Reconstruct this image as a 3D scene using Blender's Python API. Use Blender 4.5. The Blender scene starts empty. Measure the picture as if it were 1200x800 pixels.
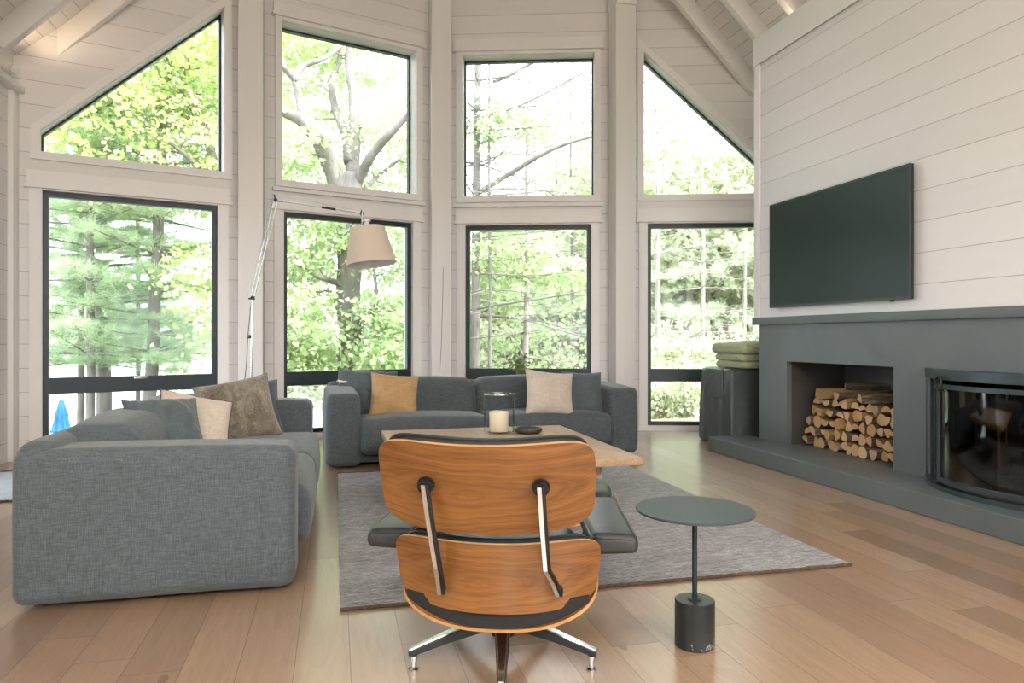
import bpy, bmesh, math, random
import numpy as np
from mathutils import Vector, Matrix, noise, Euler
from mathutils.geometry import tessellate_polygon
R = math.radians
scene = bpy.context.scene
col = scene.collection
random.seed(7)

# ------------------------------------------------------------------ camera
F, CX, CY, CAMH = 840.0, 600.0, 395.0, 1.15
TH = math.atan((600 - 393) / F)
sT, cT = math.sin(TH), math.cos(TH)
CAM = Vector((0, 0, CAMH))
def ray(u, v):
    a, b = (u - CX) / F, (CY - v) / F
    return Vector((sT + cT * a, cT - sT * a, b))
def at(u, v, d): return CAM + ray(u, v) * d
cd = bpy.data.cameras.new('camera'); cam = bpy.data.objects.new('camera', cd); col.objects.link(cam)
cam.location = CAM; cam.rotation_euler = (R(90), 0, -TH)
cd.sensor_width = 36; cd.lens = F / 1200 * 36; cd.shift_y = -(400 - CY) / 1200; cd.clip_start = .05; cd.clip_end = 2000
scene.camera = cam

# ------------------------------------------------------------------ objects
def tag(o, label=None, cat=None, group=None, kind=None):
    if label: o['label'] = label
    if cat: o['category'] = cat
    if group: o['group'] = group
    if kind: o['kind'] = kind
    return o
def empty(name, loc, rz=0, label=None, cat=None, group=None, kind=None):
    o = bpy.data.objects.new(name, None); col.objects.link(o)
    o.location = loc; o.rotation_euler = (0, 0, rz); o.empty_display_size = .1
    return tag(o, label, cat, group, kind)
def copy_tree(o, parent=None):
    c = o.copy(); col.objects.link(c); c.parent = parent
    for ch in list(o.children): copy_tree(ch, c)
    return c
class MB:
    def __init__(s): s.v = []; s.f = []; s.m = []
    def add(s, vs, fs, M=None, mi=0):
        n = len(s.v)
        s.v += [tuple(M @ Vector(p)) if M is not None else tuple(p) for p in vs]
        s.f += [tuple(i + n for i in f) for f in fs]; s.m += [mi] * len(fs)
        return s
    def build(s, name, mat, parent=None, smooth=True, sharp=40, loc=None, rot=None):
        me = bpy.data.meshes.new(name); me.from_pydata(s.v, [], s.f)
        mats = mat if isinstance(mat, (list, tuple)) else [mat]
        for m in mats: me.materials.append(m)
        if any(s.m): me.polygons.foreach_set('material_index', s.m)
        bm = bmesh.new(); bm.from_mesh(me); bmesh.ops.recalc_face_normals(bm, faces=bm.faces); bm.to_mesh(me); bm.free()
        if smooth:
            me.polygons.foreach_set('use_smooth', [True] * len(me.polygons))
            if sharp: me.set_sharp_from_angle(angle=R(sharp))
        me.update()
        o = bpy.data.objects.new(name, me); col.objects.link(o)
        if parent: o.parent = parent
        if loc is not None: o.location = loc
        if rot is not None: o.rotation_euler = rot
        return o
def T(x, y, z): return Matrix.Translation((x, y, z))
def RZ(a): return Matrix.Rotation(a, 4, 'Z')
def RX(a): return Matrix.Rotation(a, 4, 'X')
def RY(a): return Matrix.Rotation(a, 4, 'Y')

def _axis(s, r, k, m):
    h = s / 2; r = min(r, h * .999)
    a = [r * math.tan(math.pi / 4 * i / k) for i in range(k + 1)]
    lo = [-(h - r) - t for t in reversed(a)]; hi = [(h - r) + t for t in a]
    mid = [-(h - r) + 2 * (h - r) * i / m for i in range(1, m)]
    return lo + mid + hi, h, r
def rbox(sx, sy, sz, r=.004, k=2, m=1):
    """rounded box centred on the origin: vertices, faces"""
    if isinstance(m, int): m = (m, m, m)
    ax = [_axis(s, r, k, q) for s, q in zip((sx, sy, sz), m)]
    idx = {}; vs = []; fs = []
    def vert(i, j, l):
        key = (i, j, l)
        if key in idx: return idx[key]
        p = Vector((ax[0][0][i], ax[1][0][j], ax[2][0][l]))
        inner = Vector([max(-(a[1] - a[2]), min(a[1] - a[2], p[q])) for q, a in enumerate(ax)])
        off = p - inner
        if off.length > 1e-9: p = inner + off.normalized() * ax[0][2] if len({round(a[2], 6) for a in ax}) == 1 else Vector([inner[q] + off.normalized()[q] * ax[q][2] for q in range(3)])
        idx[key] = len(vs); vs.append(tuple(p)); return idx[key]
    n = [len(a[0]) for a in ax]
    for d in range(3):
        e, g = (d + 1) % 3, (d + 2) % 3
        for side in (0, n[d] - 1):
            for i in range(n[e] - 1):
                for j in range(n[g] - 1):
                    q = []
                    for (a, b) in ((i, j), (i + 1, j), (i + 1, j + 1), (i, j + 1)):
                        t = [0, 0, 0]; t[d] = side; t[e] = a; t[g] = b; q.append(vert(*t))
                    fs.append(tuple(q if side else reversed(q)))
    return vs, fs
def bx(x0, x1, y0, y1, z0, z1, r=.004, k=1, m=1):
    v, f = rbox(abs(x1 - x0), abs(y1 - y0), abs(z1 - z0), r, k, m)
    c = Vector(((x0 + x1) / 2, (y0 + y1) / 2, (z0 + z1) / 2))
    return [tuple(Vector(p) + c) for p in v], f
def tube(pts, rad, n=10, cap=True, closed=False):
    pts = [Vector(p) for p in pts]; N = len(pts)
    rads = rad if isinstance(rad, (list, tuple)) else [rad] * N
    vs = []; fs = []
    def tang(i):
        if closed: return (pts[(i + 1) % N] - pts[i - 1]).normalized()
        return (pts[min(i + 1, N - 1)] - pts[max(i - 1, 0)]).normalized()
    t = tang(0); u = t.orthogonal().normalized()
    for i in range(N):
        t = tang(i); u = (u - t * u.dot(t)); u = u.normalized() if u.length > 1e-6 else t.orthogonal().normalized()
        w = t.cross(u)
        for j in range(n):
            a = 2 * math.pi * j / n
            vs.append(tuple(pts[i] + (u * math.cos(a) + w * math.sin(a)) * rads[i]))
    for i in range(N if closed else N - 1):
        b = ((i + 1) % N) * n
        for j in range(n): fs.append((i * n + j, i * n + (j + 1) % n, b + (j + 1) % n, b + j))
    if cap and not closed:
        fs.append(tuple(range(n - 1, -1, -1))); fs.append(tuple((N - 1) * n + j for j in range(n)))
    return vs, fs
def curve_pts(ctrl, n=8):
    """Catmull-Rom through control points"""
    P = [Vector(p) for p in ctrl]; P = [P[0] * 2 - P[1]] + P + [P[-1] * 2 - P[-2]]
    out = []
    for i in range(1, len(P) - 2):
        for k in range(n):
            t = k / n; a, b, c, d = P[i - 1], P[i], P[i + 1], P[i + 2]
            out.append(.5 * ((2 * b) + (c - a) * t + (2 * a - 5 * b + 4 * c - d) * t * t + (3 * b - a - 3 * c + d) * t ** 3))
    out.append(P[-2]); return out
def lathe(prof, n=32, closed=False):
    vs = []; fs = []
    for r, z in prof:
        for j in range(n):
            a = 2 * math.pi * j / n; vs.append((max(r, 1e-5) * math.cos(a), max(r, 1e-5) * math.sin(a), z))
    N = len(prof)
    for i in range(N if closed else N - 1):
        b = ((i + 1) % N) * n
        for j in range(n): fs.append((i * n + j, i * n + (j + 1) % n, b + (j + 1) % n, b + j))
    if not closed:
        fs.append(tuple(range(n - 1, -1, -1))); fs.append(tuple((N - 1) * n + j for j in range(n)))
    return vs, fs
def slab(outer, holes, mp, d0, d1):
    """polygon with holes (2-D), given thickness d0..d1, placed by mp(a, b, d)"""
    loops = [list(outer)] + [list(h) for h in holes]
    tris = tessellate_polygon([[Vector((a, b, 0)) for a, b in l] for l in loops])
    flat = [p for l in loops for p in l]; n = len(flat)
    vs = [tuple(mp(a, b, d0)) for a, b in flat] + [tuple(mp(a, b, d1)) for a, b in flat]
    fs = [tuple(t) for t in tris] + [tuple(i + n for i in reversed(t)) for t in tris]
    o = 0
    for l in loops:
        for i in range(len(l)):
            a, b = o + i, o + (i + 1) % len(l); fs.append((a, b, b + n, a + n))
        o += len(l)
    return vs, fs
def inset(poly, d):
    """convex polygon (counter-clockwise) moved inwards by d (outwards if negative)"""
    n = len(poly); out = []
    L = []
    for i in range(n):
        a = Vector(poly[i]); b = Vector(poly[(i + 1) % n]); t = (b - a).normalized(); nn = Vector((-t.y, t.x))
        L.append((a + nn * d, t))
    for i in range(n):
        p, t = L[i - 1]; q, s = L[i]
        den = t.x * s.y - t.y * s.x; w = q - p
        k = (w.x * s.y - w.y * s.x) / den
        out.append(tuple(p + t * k))
    return out
def rect(a0, a1, b0, b1): return [(a0, b0), (a1, b0), (a1, b1), (a0, b1)]
def prism(poly, axis_map, d0, d1): return slab(poly, [], axis_map, d0, d1)

# ------------------------------------------------------------------ materials
class NT:
    def __init__(s, name):
        s.mat = bpy.data.materials.new(name); s.mat.use_nodes = True
        s.t = s.mat.node_tree; s.b = s.t.nodes['Principled BSDF']; s.out = s.t.nodes['Material Output']
    def n(s, ty, **kw):
        x = s.t.nodes.new(ty)
        for k, v in kw.items(): setattr(x, k, v)
        return x
    def link(s, a, b): s.t.links.new(a, b)
    def val(s, sock, v):
        if hasattr(v, 'is_output') or isinstance(v, bpy.types.NodeSocket): s.link(v, sock)
        else: sock.default_value = v
    def m(s, op, a, b=0.0, c=None):
        x = s.n('ShaderNodeMath', operation=op); s.val(x.inputs[0], a); s.val(x.inputs[1], b)
        if c is not None: s.val(x.inputs[2], c)
        return x.outputs[0]
    def obj(s): return s.n('ShaderNodeTexCoord').outputs['Object']
    def sep(s, v):
        x = s.n('ShaderNodeSeparateXYZ'); s.link(v, x.inputs[0]); return x.outputs
    def comb(s, x, y, z):
        c = s.n('ShaderNodeCombineXYZ')
        for i, q in enumerate((x, y, z)): s.val(c.inputs[i], q)
        return c.outputs[0]
    def map(s, v, scale=(1, 1, 1), loc=(0, 0, 0)):
        x = s.n('ShaderNodeMapping'); s.link(v, x.inputs[0]); x.inputs['Scale'].default_value = scale; x.inputs['Location'].default_value = loc
        return x.outputs[0]
    def noise(s, v, scale=5, detail=3, rough=.5, dist=0):
        x = s.n('ShaderNodeTexNoise'); s.link(v, x.inputs['Vector']); x.inputs['Scale'].default_value = scale
        x.inputs['Detail'].default_value = detail; x.inputs['Roughness'].default_value = rough; x.inputs['Distortion'].default_value = dist
        return x.outputs['Fac']
    def white(s, v):
        x = s.n('ShaderNodeTexWhiteNoise', noise_dimensions='3D'); s.link(v, x.inputs['Vector']); return x.outputs['Value']
    def ramp(s, f, stops):
        x = s.n('ShaderNodeValToRGB'); s.link(f, x.inputs[0]); e = x.color_ramp.elements
        while len(e) < len(stops): e.new(.5)
        for q, (p, c) in zip(e, stops): q.position = p; q.color = (*c, 1) if len(c) == 3 else c
        return x.outputs[0]
    def mix(s, f, a, b, blend='MIX'):
        x = s.n('ShaderNodeMixRGB', blend_type=blend); s.val(x.inputs[0], f)
        for i, q in ((1, a), (2, b)):
            if isinstance(q, tuple): x.inputs[i].default_value = (*q, 1) if len(q) == 3 else q
            else: s.link(q, x.inputs[i])
        return x.outputs[0]
    def bump(s, h, strength=.3, dist=.01):
        x = s.n('ShaderNodeBump'); s.link(h, x.inputs['Height']); x.inputs['Strength'].default_value = strength; x.inputs['Distance'].default_value = dist
        s.link(x.outputs[0], s.b.inputs['Normal']); return x.outputs[0]
    def set(s, color=None, rough=None, metal=None, spec=None, **kw):
        for k, v in (('Base Color', color), ('Roughness', rough), ('Metallic', metal), ('Specular IOR Level', spec)):
            if v is None: continue
            if isinstance(v, tuple): v = (*v, 1) if len(v) == 3 else v
            s.val(s.b.inputs[k], v)
        for k, v in kw.items(): s.val(s.b.inputs[k.replace('_', ' ')], v)
        return s
def pm(name, c1, c2=None, scale=8, rough=.5, metal=0, spec=.5, bump=0, bscale=None, bdist=.004, stretch=(1, 1, 1), **kw):
    t = NT(name); o = t.map(t.obj(), stretch)
    c2 = c2 or tuple(x * .85 for x in c1)
    f = t.noise(o, scale, 4)
    t.set(t.ramp(f, [(.3, c1), (.7, c2)]), rough, metal, spec, **kw)
    if bump: t.bump(t.noise(o, bscale or scale * 4, 4), bump, bdist)
    return t.mat
M = {}
def white_boards(name, pitch, axis=2, off=0.0, c=(.79, .77, .75), gap=.0045, groove=.5):
    t = NT(name); o = t.obj(); s = t.sep(o)
    coord = s[axis] if axis != 'slope' else None
    q = t.m('DIVIDE', t.m('ADD', coord, off), pitch)
    fr = t.m('FRACT', q); row = t.m('FLOOR', q)
    line = t.m('LESS_THAN', fr, gap / pitch)
    tint = t.white(t.comb(row, 3.1, 1.7))
    var = t.noise(t.map(o, (.6, .6, 5)), 3, 4)
    base = t.ramp(t.m('ADD', t.m('MULTIPLY', tint, .5), t.m('MULTIPLY', var, .5)), [(.2, tuple(x * .96 for x in c)), (.8, tuple(min(1, x * 1.03) for x in c))])
    t.set(t.mix(line, base, tuple(x * groove for x in c)), .5, 0, .3)
    h = t.m('MINIMUM', t.m('MULTIPLY', fr, 30), 1.0)
    t.bump(h, .5, .004)
    return t.mat
M['boards'] = white_boards('white_shiplap', .2275, 2, .055)
M['ceiling'] = white_boards('white_ceiling_boards', .145, 1, 0, (.80, .775, .75), .006, .5)
M['trim'] = pm('white_trim_paint', (.86, .845, .82), (.84, .825, .80), 3, .45, spec=.35, bump=.05, bscale=40)
M['beam'] = pm('white_beam_paint', (.82, .805, .78), (.79, .775, .75), 4, .5, spec=.3, bump=.15, bscale=18, stretch=(1, 1, .15))
M['chase'] = white_boards('white_wall_boards', .2275, 2, .045, (.77, .762, .75), .0045, .6)
M['black_frame'] = pm('black_window_frame', (.012, .026, .032), (.016, .03, .036), 6, .4)
M['chrome'] = pm('polished_aluminium', (.75, .76, .77), (.68, .69, .70), 10, .22, 1)
M['black_metal'] = pm('black_metal', (.012, .014, .016), (.018, .02, .022), 20, .4, .4)
M['steel_black'] = pm('black_steel', (.02, .033, .04), (.03, .045, .052), 7, .35, .5)
M['steel_frame'] = pm('blued_steel', (.045, .062, .07), (.06, .078, .086), 7, .36, .5)
def glass_mat():
    t = NT('window_glass'); nt = t.t
    tr = t.n('ShaderNodeBsdfTransparent'); tr.inputs[0].default_value = (.97, .985, .98, 1)
    gl = t.n('ShaderNodeBsdfGlossy'); gl.inputs['Roughness'].default_value = .02
    fr = t.n('ShaderNodeFresnel'); fr.inputs['IOR'].default_value = 1.22
    mx = t.n('ShaderNodeMixShader'); t.link(fr.outputs[0], mx.inputs[0]); t.link(tr.outputs[0], mx.inputs[1]); t.link(gl.outputs[0], mx.inputs[2])
    t.link(mx.outputs[0], t.out.inputs['Surface']); nt.nodes.remove(t.b); return t.mat
M['glass'] = glass_mat()
def floor_mat():
    t = NT('oak_plank_floor'); o = t.obj(); s = t.sep(o); w, L = .19, 2.1
    qx = t.m('DIVIDE', t.m('ADD', s[0], 10.02), w); row = t.m('FLOOR', qx); fx = t.m('FRACT', qx)
    sh = t.m('MULTIPLY', t.white(t.comb(row, 7.3, .5)), 5.0)
    qy = t.m('DIVIDE', t.m('ADD', t.m('ADD', s[1], 20.0), sh), L); cell = t.m('FLOOR', qy); fy = t.m('FRACT', qy)
    rnd = t.white(t.comb(row, cell, 2.2)); rnd2 = t.white(t.comb(cell, row, 9.2))
    sep = t.m('MAXIMUM', t.m('LESS_THAN', fx, .016), t.m('LESS_THAN', fy, .0016))
    gv = t.comb(t.m('MULTIPLY', s[0], 9.0), t.m('ADD', t.m('MULTIPLY', s[1], .9), t.m('MULTIPLY', rnd, 37.0)), t.m('MULTIPLY', rnd2, 11.0))
    g1 = t.noise(gv, 3.0, 5, .6, 1.2)
    ring = t.m('FRACT', t.m('MULTIPLY', t.noise(gv, .8, 2, .5, .4), 9.0))
    fine = t.noise(t.comb(t.m('MULTIPLY', s[0], 90.0), t.m('MULTIPLY', s[1], 4.0), rnd), 4.0, 3, .6)
    tone = t.ramp(rnd, [(0, (.225, .13, .07)), (.25, (.36, .22, .122)), (.5, (.42, .27, .158)), (.75, (.31, .175, .093)), (1, (.47, .32, .20))])
    a = t.mix(t.m('MULTIPLY', g1, .65), tone, (.15, .09, .055))
    a = t.mix(t.m('MULTIPLY', t.m('POWER', ring, 2.0), .16), a, (.13, .08, .05))
    a = t.mix(t.m('MULTIPLY', fine, .16), a, (.55, .44, .35))
    knot = t.n('ShaderNodeTexVoronoi'); t.link(t.comb(t.m('MULTIPLY', s[0], 2.2), s[1], rnd), knot.inputs['Vector']); knot.inputs['Scale'].default_value = 1.3
    kn = t.m('LESS_THAN', knot.outputs['Distance'], .045)
    a = t.mix(t.m('MULTIPLY', kn, .55), a, (.10, .06, .035))
    a = t.mix(t.m('MULTIPLY', sep, .7), a, (.10, .055, .03))
    t.set(a, .5, 0, .5, Coat_Weight=1.0, Coat_Roughness=.23, Coat_IOR=1.75)
    h = t.m('SUBTRACT', t.m('MULTIPLY', g1, .08), t.m('MULTIPLY', sep, 1.0)); t.bump(h, .12, .003)
    return t.mat
M['floor'] = floor_mat()
def weave(name, c1, c2, c3, sc=260, rough=.85, bump=.35, sheen=.2, slub=1.0):
    t = NT(name); o = t.obj()
    a = t.noise(t.map(o, (1, 1, .06)), sc, 2, .6); b = t.noise(t.map(o, (.06, .06, 1)), sc, 2, .6); c = t.noise(t.map(o, (.05, 1, .4)), sc, 2)
    f = t.m('ADD', t.m('MULTIPLY', a, .4), t.m('ADD', t.m('MULTIPLY', b, .4), t.m('MULTIPLY', c, .2)))
    big = t.noise(o, 5, 3)
    colr = t.ramp(f, [(.36, c1), (.5, c2), (.64, c3)])
    colr = t.mix(t.m('MULTIPLY', big, .25), colr, c1)
    t.set(colr, rough, 0, .2, Sheen_Weight=sheen, Sheen_Roughness=.5)
    t.bump(f, bump, .004); return t.mat
M['sofa'] = weave('grey_blue_wool', (.056, .059, .060), (.086, .106, .116), (.132, .162, .177), 330, bump=.35)
M['cush_blue'] = weave('blue_grey_cotton', (.075, .098, .105), (.10, .125, .132), (.13, .158, .165), 330)
def chenille():
    t = NT('taupe_chenille'); o = t.obj()
    a = t.noise(t.map(o, (1, 1, .5)), 9, 4, .65, .8); b = t.noise(t.map(o, (1, 1, .35)), 110, 3, .7); c = t.noise(t.map(o, (.15, 1, 1)), 160, 2)
    f = t.m('ADD', t.m('MULTIPLY', a, .5), t.m('ADD', t.m('MULTIPLY', b, .3), t.m('MULTIPLY', c, .2)))
    t.set(t.ramp(f, [(.36, (.10, .082, .055)), (.5, (.215, .185, .14)), (.64, (.37, .335, .285))]), .85, 0, .2, Sheen_Weight=.3); t.bump(f, .6, .01); return t.mat
M['cush_olive'] = chenille()
M['cush_cream'] = weave('cream_linen', (.52, .44, .36), (.62, .53, .44), (.70, .62, .53), 200)
M['cush_ochre'] = weave('ochre_linen', (.42, .255, .115), (.52, .325, .155), (.60, .40, .21), 180)
M['cush_linen'] = weave('natural_linen', (.50, .42, .345), (.60, .51, .43), (.68, .60, .52), 170)
M['piping'] = pm('dark_piping', (.06, .055, .05), None, 30, .8)
M['throw'] = weave('cream_wool', (.60, .54, .46), (.70, .64, .56), (.78, .73, .66), 120)
def rug_mat():
    t = NT('felted_grey_rug'); o = t.obj()
    a = t.noise(t.map(o, (.45, 2.0, 1)), 26, 5, .75, .5); b = t.noise(t.map(o, (.6, 1.6, 1)), 110, 3, .7); big = t.noise(o, 1.6, 3)
    f = t.m('ADD', t.m('MULTIPLY', a, .5), t.m('ADD', t.m('MULTIPLY', b, .4), t.m('MULTIPLY', big, .1)))
    c = t.ramp(f, [(.36, (.036, .033, .032)), (.44, (.135, .13, .13)), (.53, (.245, .24, .242)), (.64, (.45, .445, .45))])
    t.set(c, .95, 0, .1, Sheen_Weight=.25); t.bump(f, .8, .012); return t.mat
M['rug'] = rug_mat()
M['rug_edge'] = pm('brown_rug_edge', (.05, .032, .018), (.11, .08, .05), 60, .95, bump=.5)
M['rug2'] = weave('blue_grey_flat_rug', (.20, .22, .25), (.27, .29, .32), (.33, .35, .38), 90)
def walnut(name, c1, c2, c3, sc=1.0):
    t = NT(name); o = t.obj(); s = t.sep(o)
    nx = t.noise(t.map(o, (1.0, 1.0, 2.4)), 2.0, 3, .5)
    x = t.m('MULTIPLY', t.m('ADD', s[0], .05), .17); z = t.m('ADD', t.m('ADD', s[2], .01), t.m('MULTIPLY', t.m('SUBTRACT', nx, .5), .12))
    d = t.m('SQRT', t.m('ADD', t.m('MULTIPLY', x, x), t.m('MULTIPLY', z, z)))
    ring = t.noise(t.comb(t.m('MULTIPLY', d, 75.0 * sc), nx, 0.0), 1.0, 3, .6)
    fine = t.noise(t.map(o, (2.5, 2.5, 150)), 3, 4, .65)
    f = t.m('ADD', t.m('MULTIPLY', ring, .9), t.m('MULTIPLY', t.m('SUBTRACT', fine, .5), .7))
    f = t.m('ADD', f, t.m('MULTIPLY', t.m('SUBTRACT', nx, .5), .5))
    t.set(t.ramp(f, [(.28, c1), (.48, c2), (.72, c3)]), .33, 0, .5, Coat_Weight=.15, Coat_Roughness=.2)
    t.bump(fine, .05, .002); return t.mat
M['walnut'] = walnut('walnut_plywood', (.125, .047, .011), (.215, .088, .022), (.29, .13, .038))
M['ply_edge'] = pm('plywood_edge', (.50, .28, .11), (.38, .19, .07), 12, .5, stretch=(1, 1, 12))
M['leather'] = pm('black_leather', (.018, .021, .021), (.026, .03, .03), 30, .36, spec=.6, bump=.12, bscale=90, bdist=.002)
M['leather_back'] = pm('black_fabric_back', (.012, .012, .012), None, 60, .8, bump=.2)
def table_mat():
    t = NT('pale_oak_veneer'); o = t.obj()
    g = t.noise(t.map(o, (18, 1.0, 18)), 4, 5, .6, .8); g2 = t.noise(t.map(o, (5, .5, 5)), 2, 3, .5, 1)
    f = t.m('ADD', t.m('MULTIPLY', g, .6), t.m('MULTIPLY', g2, .4))
    t.set(t.ramp(f, [(.3, (.30, .185, .105)), (.55, (.44, .29, .175)), (.75, (.52, .365, .235))]), .38, 0, .5); t.bump(g, .08, .002); return t.mat
M['table'] = table_mat()
def concrete():
    t = NT('grey_fireplace_concrete'); o = t.obj()
    a = t.noise(o, 1.3, 4, .6, .6); b = t.noise(o, 40, 4, .6)
    t.set(t.mix(t.m('MULTIPLY', b, .12), t.ramp(a, [(.3, (.100, .118, .122)), (.7, (.132, .150, .153))]), (.075, .09, .095)), .42, 0, .45); t.bump(b, .04, .003); return t.mat
M['concrete'] = concrete()
M['niche'] = pm('dark_niche_steel', (.055, .052, .050), (.07, .066, .062), 5, .55)
M['log_end'] = NT('log_cut_end').mat
def log_mats():
    t = NT('split_log_end'); o = t.obj(); w = t.n('ShaderNodeTexWave', wave_type='RINGS', rings_direction='X'); t.link(o, w.inputs[0])
    w.inputs['Scale'].default_value = 22; w.inputs['Distortion'].default_value = 3
    f = t.m('ADD', t.m('MULTIPLY', w.outputs['Fac'], .25), t.m('MULTIPLY', t.noise(o, 14, 4), .75))
    inf = t.n('ShaderNodeObjectInfo'); hue = t.ramp(inf.outputs['Random'], [(0, (.48, .30, .14)), (.3, (.62, .44, .26)), (.5, (.44, .22, .07)), (.7, (.55, .38, .23)), (.85, (.50, .27, .10)), (1, (.34, .26, .19))])
    t.set(t.mix(t.m('MULTIPLY', f, .4), hue, (.42, .26, .12)), .8, 0, .2); t.bump(f, .2, .004); e = t.mat
    t = NT('split_log_side'); o = t.map(t.obj(), (1.2, 12, 12)); f = t.noise(o, 4, 5, .6, .5)
    inf = t.n('ShaderNodeObjectInfo'); hue = t.ramp(inf.outputs['Random'], [(0, (.46, .28, .11)), (.5, (.52, .31, .12)), (1, (.36, .25, .14))])
    t.set(t.mix(t.m('MULTIPLY', f, .7), hue, (.17, .10, .045)), .85, 0, .2); t.bump(f, .5, .006); s = t.mat
    t = NT('log_bark'); o = t.map(t.obj(), (1.0, 7, 7)); f = t.noise(o, 7, 6, .65, .6)
    t.set(t.ramp(f, [(.3, (.035, .026, .018)), (.5, (.13, .10, .075)), (.7, (.30, .26, .21))]), .9, 0, .15); t.bump(f, 1.0, .015); b = t.mat
    return e, s, b
M['log_end'], M['log_side'], M['bark_log'] = log_mats()
M['tv_screen'] = pm('television_screen', (.008, .020, .016), (.009, .021, .017), 2, .28, spec=.22)
M['tv_body'] = pm('television_body', (.012, .014, .014), None, 10, .4)
M['marble'] = None
def marble():
    t = NT('black_marble'); o = t.obj()
    w = t.noise(o, 6, 6, .6, 2.2); v = t.m('ABSOLUTE', t.m('SUBTRACT', w, .5)); vein = t.m('LESS_THAN', v, .0065)
    big = t.noise(o, 7, 3); vein = t.m('MULTIPLY', vein, t.m('GREATER_THAN', big, .57))
    t.set(t.mix(vein, t.ramp(big, [(.3, (.014, .015, .015)), (.7, (.032, .034, .034))]), (.45, .40, .36)), .3, 0, .3); return t.mat
M['marble'] = marble()
M['side_top'] = pm('matt_dark_green_lacquer', (.048, .064, .070), (.053, .070, .077), 5, .46, spec=.35)
def shade_mat():
    t = NT('parchment_lamp_shade'); o = t.obj(); f = t.noise(t.map(o, (30, 30, 4)), 8, 3)
    c = t.ramp(f, [(.3, (.86, .78, .67)), (.7, (.89, .82, .72))])
    d = t.n('ShaderNodeBsdfDiffuse'); t.link(c, d.inputs[0]); tr = t.n('ShaderNodeBsdfTranslucent'); t.link(c, tr.inputs[0])
    mx = t.n('ShaderNodeMixShader'); mx.inputs[0].default_value = .45; t.link(d.outputs[0], mx.inputs[1]); t.link(tr.outputs[0], mx.inputs[2])
    t.link(mx.outputs[0], t.out.inputs['Surface']); t.t.nodes.remove(t.b); return t.mat
M['shade'] = shade_mat()
M['white_plastic'] = pm('white_plastic', (.8, .79, .77), None, 10, .4)
M['candle'] = pm('ivory_wax', (.80, .70, .53), (.76, .66, .49), 10, .45, Subsurface_Weight=.0)
def clear_glass():
    t = NT('clear_vase_glass')
    tr = t.n('ShaderNodeBsdfTransparent'); tr.inputs[0].default_value = (.985, .99, .99, 1)
    gl = t.n('ShaderNodeBsdfGlossy'); gl.inputs['Roughness'].default_value = .03
    lw = t.n('ShaderNodeLayerWeight'); lw.inputs[0].default_value = .12
    mx = t.n('ShaderNodeMixShader'); t.link(t.m('MULTIPLY', lw.outputs['Fresnel'], .4), mx.inputs[0]); t.link(tr.outputs[0], mx.inputs[1]); t.link(gl.outputs[0], mx.inputs[2])
    t.link(mx.outputs[0], t.out.inputs['Surface']); t.t.nodes.remove(t.b); return t.mat
M['vase'] = clear_glass()
def rim_glass():
    t = NT('glass_rim'); tr = t.n('ShaderNodeBsdfTransparent'); gl = t.n('ShaderNodeBsdfGlossy'); gl.inputs['Roughness'].default_value = .12
    mx = t.n('ShaderNodeMixShader'); mx.inputs[0].default_value = .45; t.link(tr.outputs[0], mx.inputs[1]); t.link(gl.outputs[0], mx.inputs[2])
    t.link(mx.outputs[0], t.out.inputs['Surface']); t.t.nodes.remove(t.b); return t.mat
M['vase_rim'] = rim_glass()
M['bowl'] = pm('dark_stoneware', (.035, .035, .033), (.055, .054, .05), 40, .45)
M['tarp'] = pm('black_grill_cover_vinyl', (.045, .055, .055), (.06, .07, .068), 9, .42, spec=.55, bump=.3, bscale=11, bdist=.02)
M['green_pad'] = weave('sage_green_canvas', (.30, .33, .19), (.38, .41, .25), (.45, .48, .31), 180)
M['pot'] = pm('charcoal_planter', (.035, .038, .038), None, 12, .6)
M['plant_leaf'] = pm('dark_green_leaf', (.17, .23, .07), (.27, .34, .13), 40, .5, Transmission_Weight=.0)
M['soil'] = pm('potting_soil', (.03, .02, .013), (.06, .04, .026), 60, .95, bump=.6)
M['firebrick'] = pm('firebrick', (.10, .075, .055), (.14, .105, .08), 14, .85, bump=.2)
def fire_glass():
    t = NT('smoked_fire_glass')
    tr = t.n('ShaderNodeBsdfTransparent'); tr.inputs[0].default_value = (.50, .50, .49, 1)
    gl = t.n('ShaderNodeBsdfGlossy'); gl.inputs['Roughness'].default_value = .04
    fr = t.n('ShaderNodeFresnel'); fr.inputs['IOR'].default_value = 1.8
    mx = t.n('ShaderNodeMixShader'); t.link(fr.outputs[0], mx.inputs[0]); t.link(tr.outputs[0], mx.inputs[1]); t.link(gl.outputs[0], mx.inputs[2])
    t.link(mx.outputs[0], t.out.inputs['Surface']); t.t.nodes.remove(t.b); return t.mat
M['fire_glass'] = fire_glass()
# ------------------------------------------------------------------ the prow-fronted room
PA = R(17.3); APEX = Vector((1.293, 8.969, 0)); RIDGE = 8.015; XL, XR = -2.94, 5.526; YB = -4.0
dirL = Vector((-math.cos(PA), -math.sin(PA), 0)); outL = Vector((-math.sin(PA), math.cos(PA), 0))
dirR = Vector((math.cos(PA), -math.sin(PA), 0)); outR = Vector((math.sin(PA), math.cos(PA), 0))
def mpL(s, z, d): return APEX + dirL * s + outL * d + Vector((0, 0, z))
def mpR(s, z, d): return APEX + dirR * s + outR * d + Vector((0, 0, z))
CA = math.cos(PA)
SMAX = 4.432
def ceil_z(x): return RIDGE - abs(x - APEX.x)
def struct(o, label): return tag(o, label, None, None, 'structure')

struct(MB().add(*bx(-7, 9, YB - .2, 9.3, -.2, 0, .001)).build('floor', M['floor'], smooth=False), 'wide oak plank floor running toward the windows')

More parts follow.
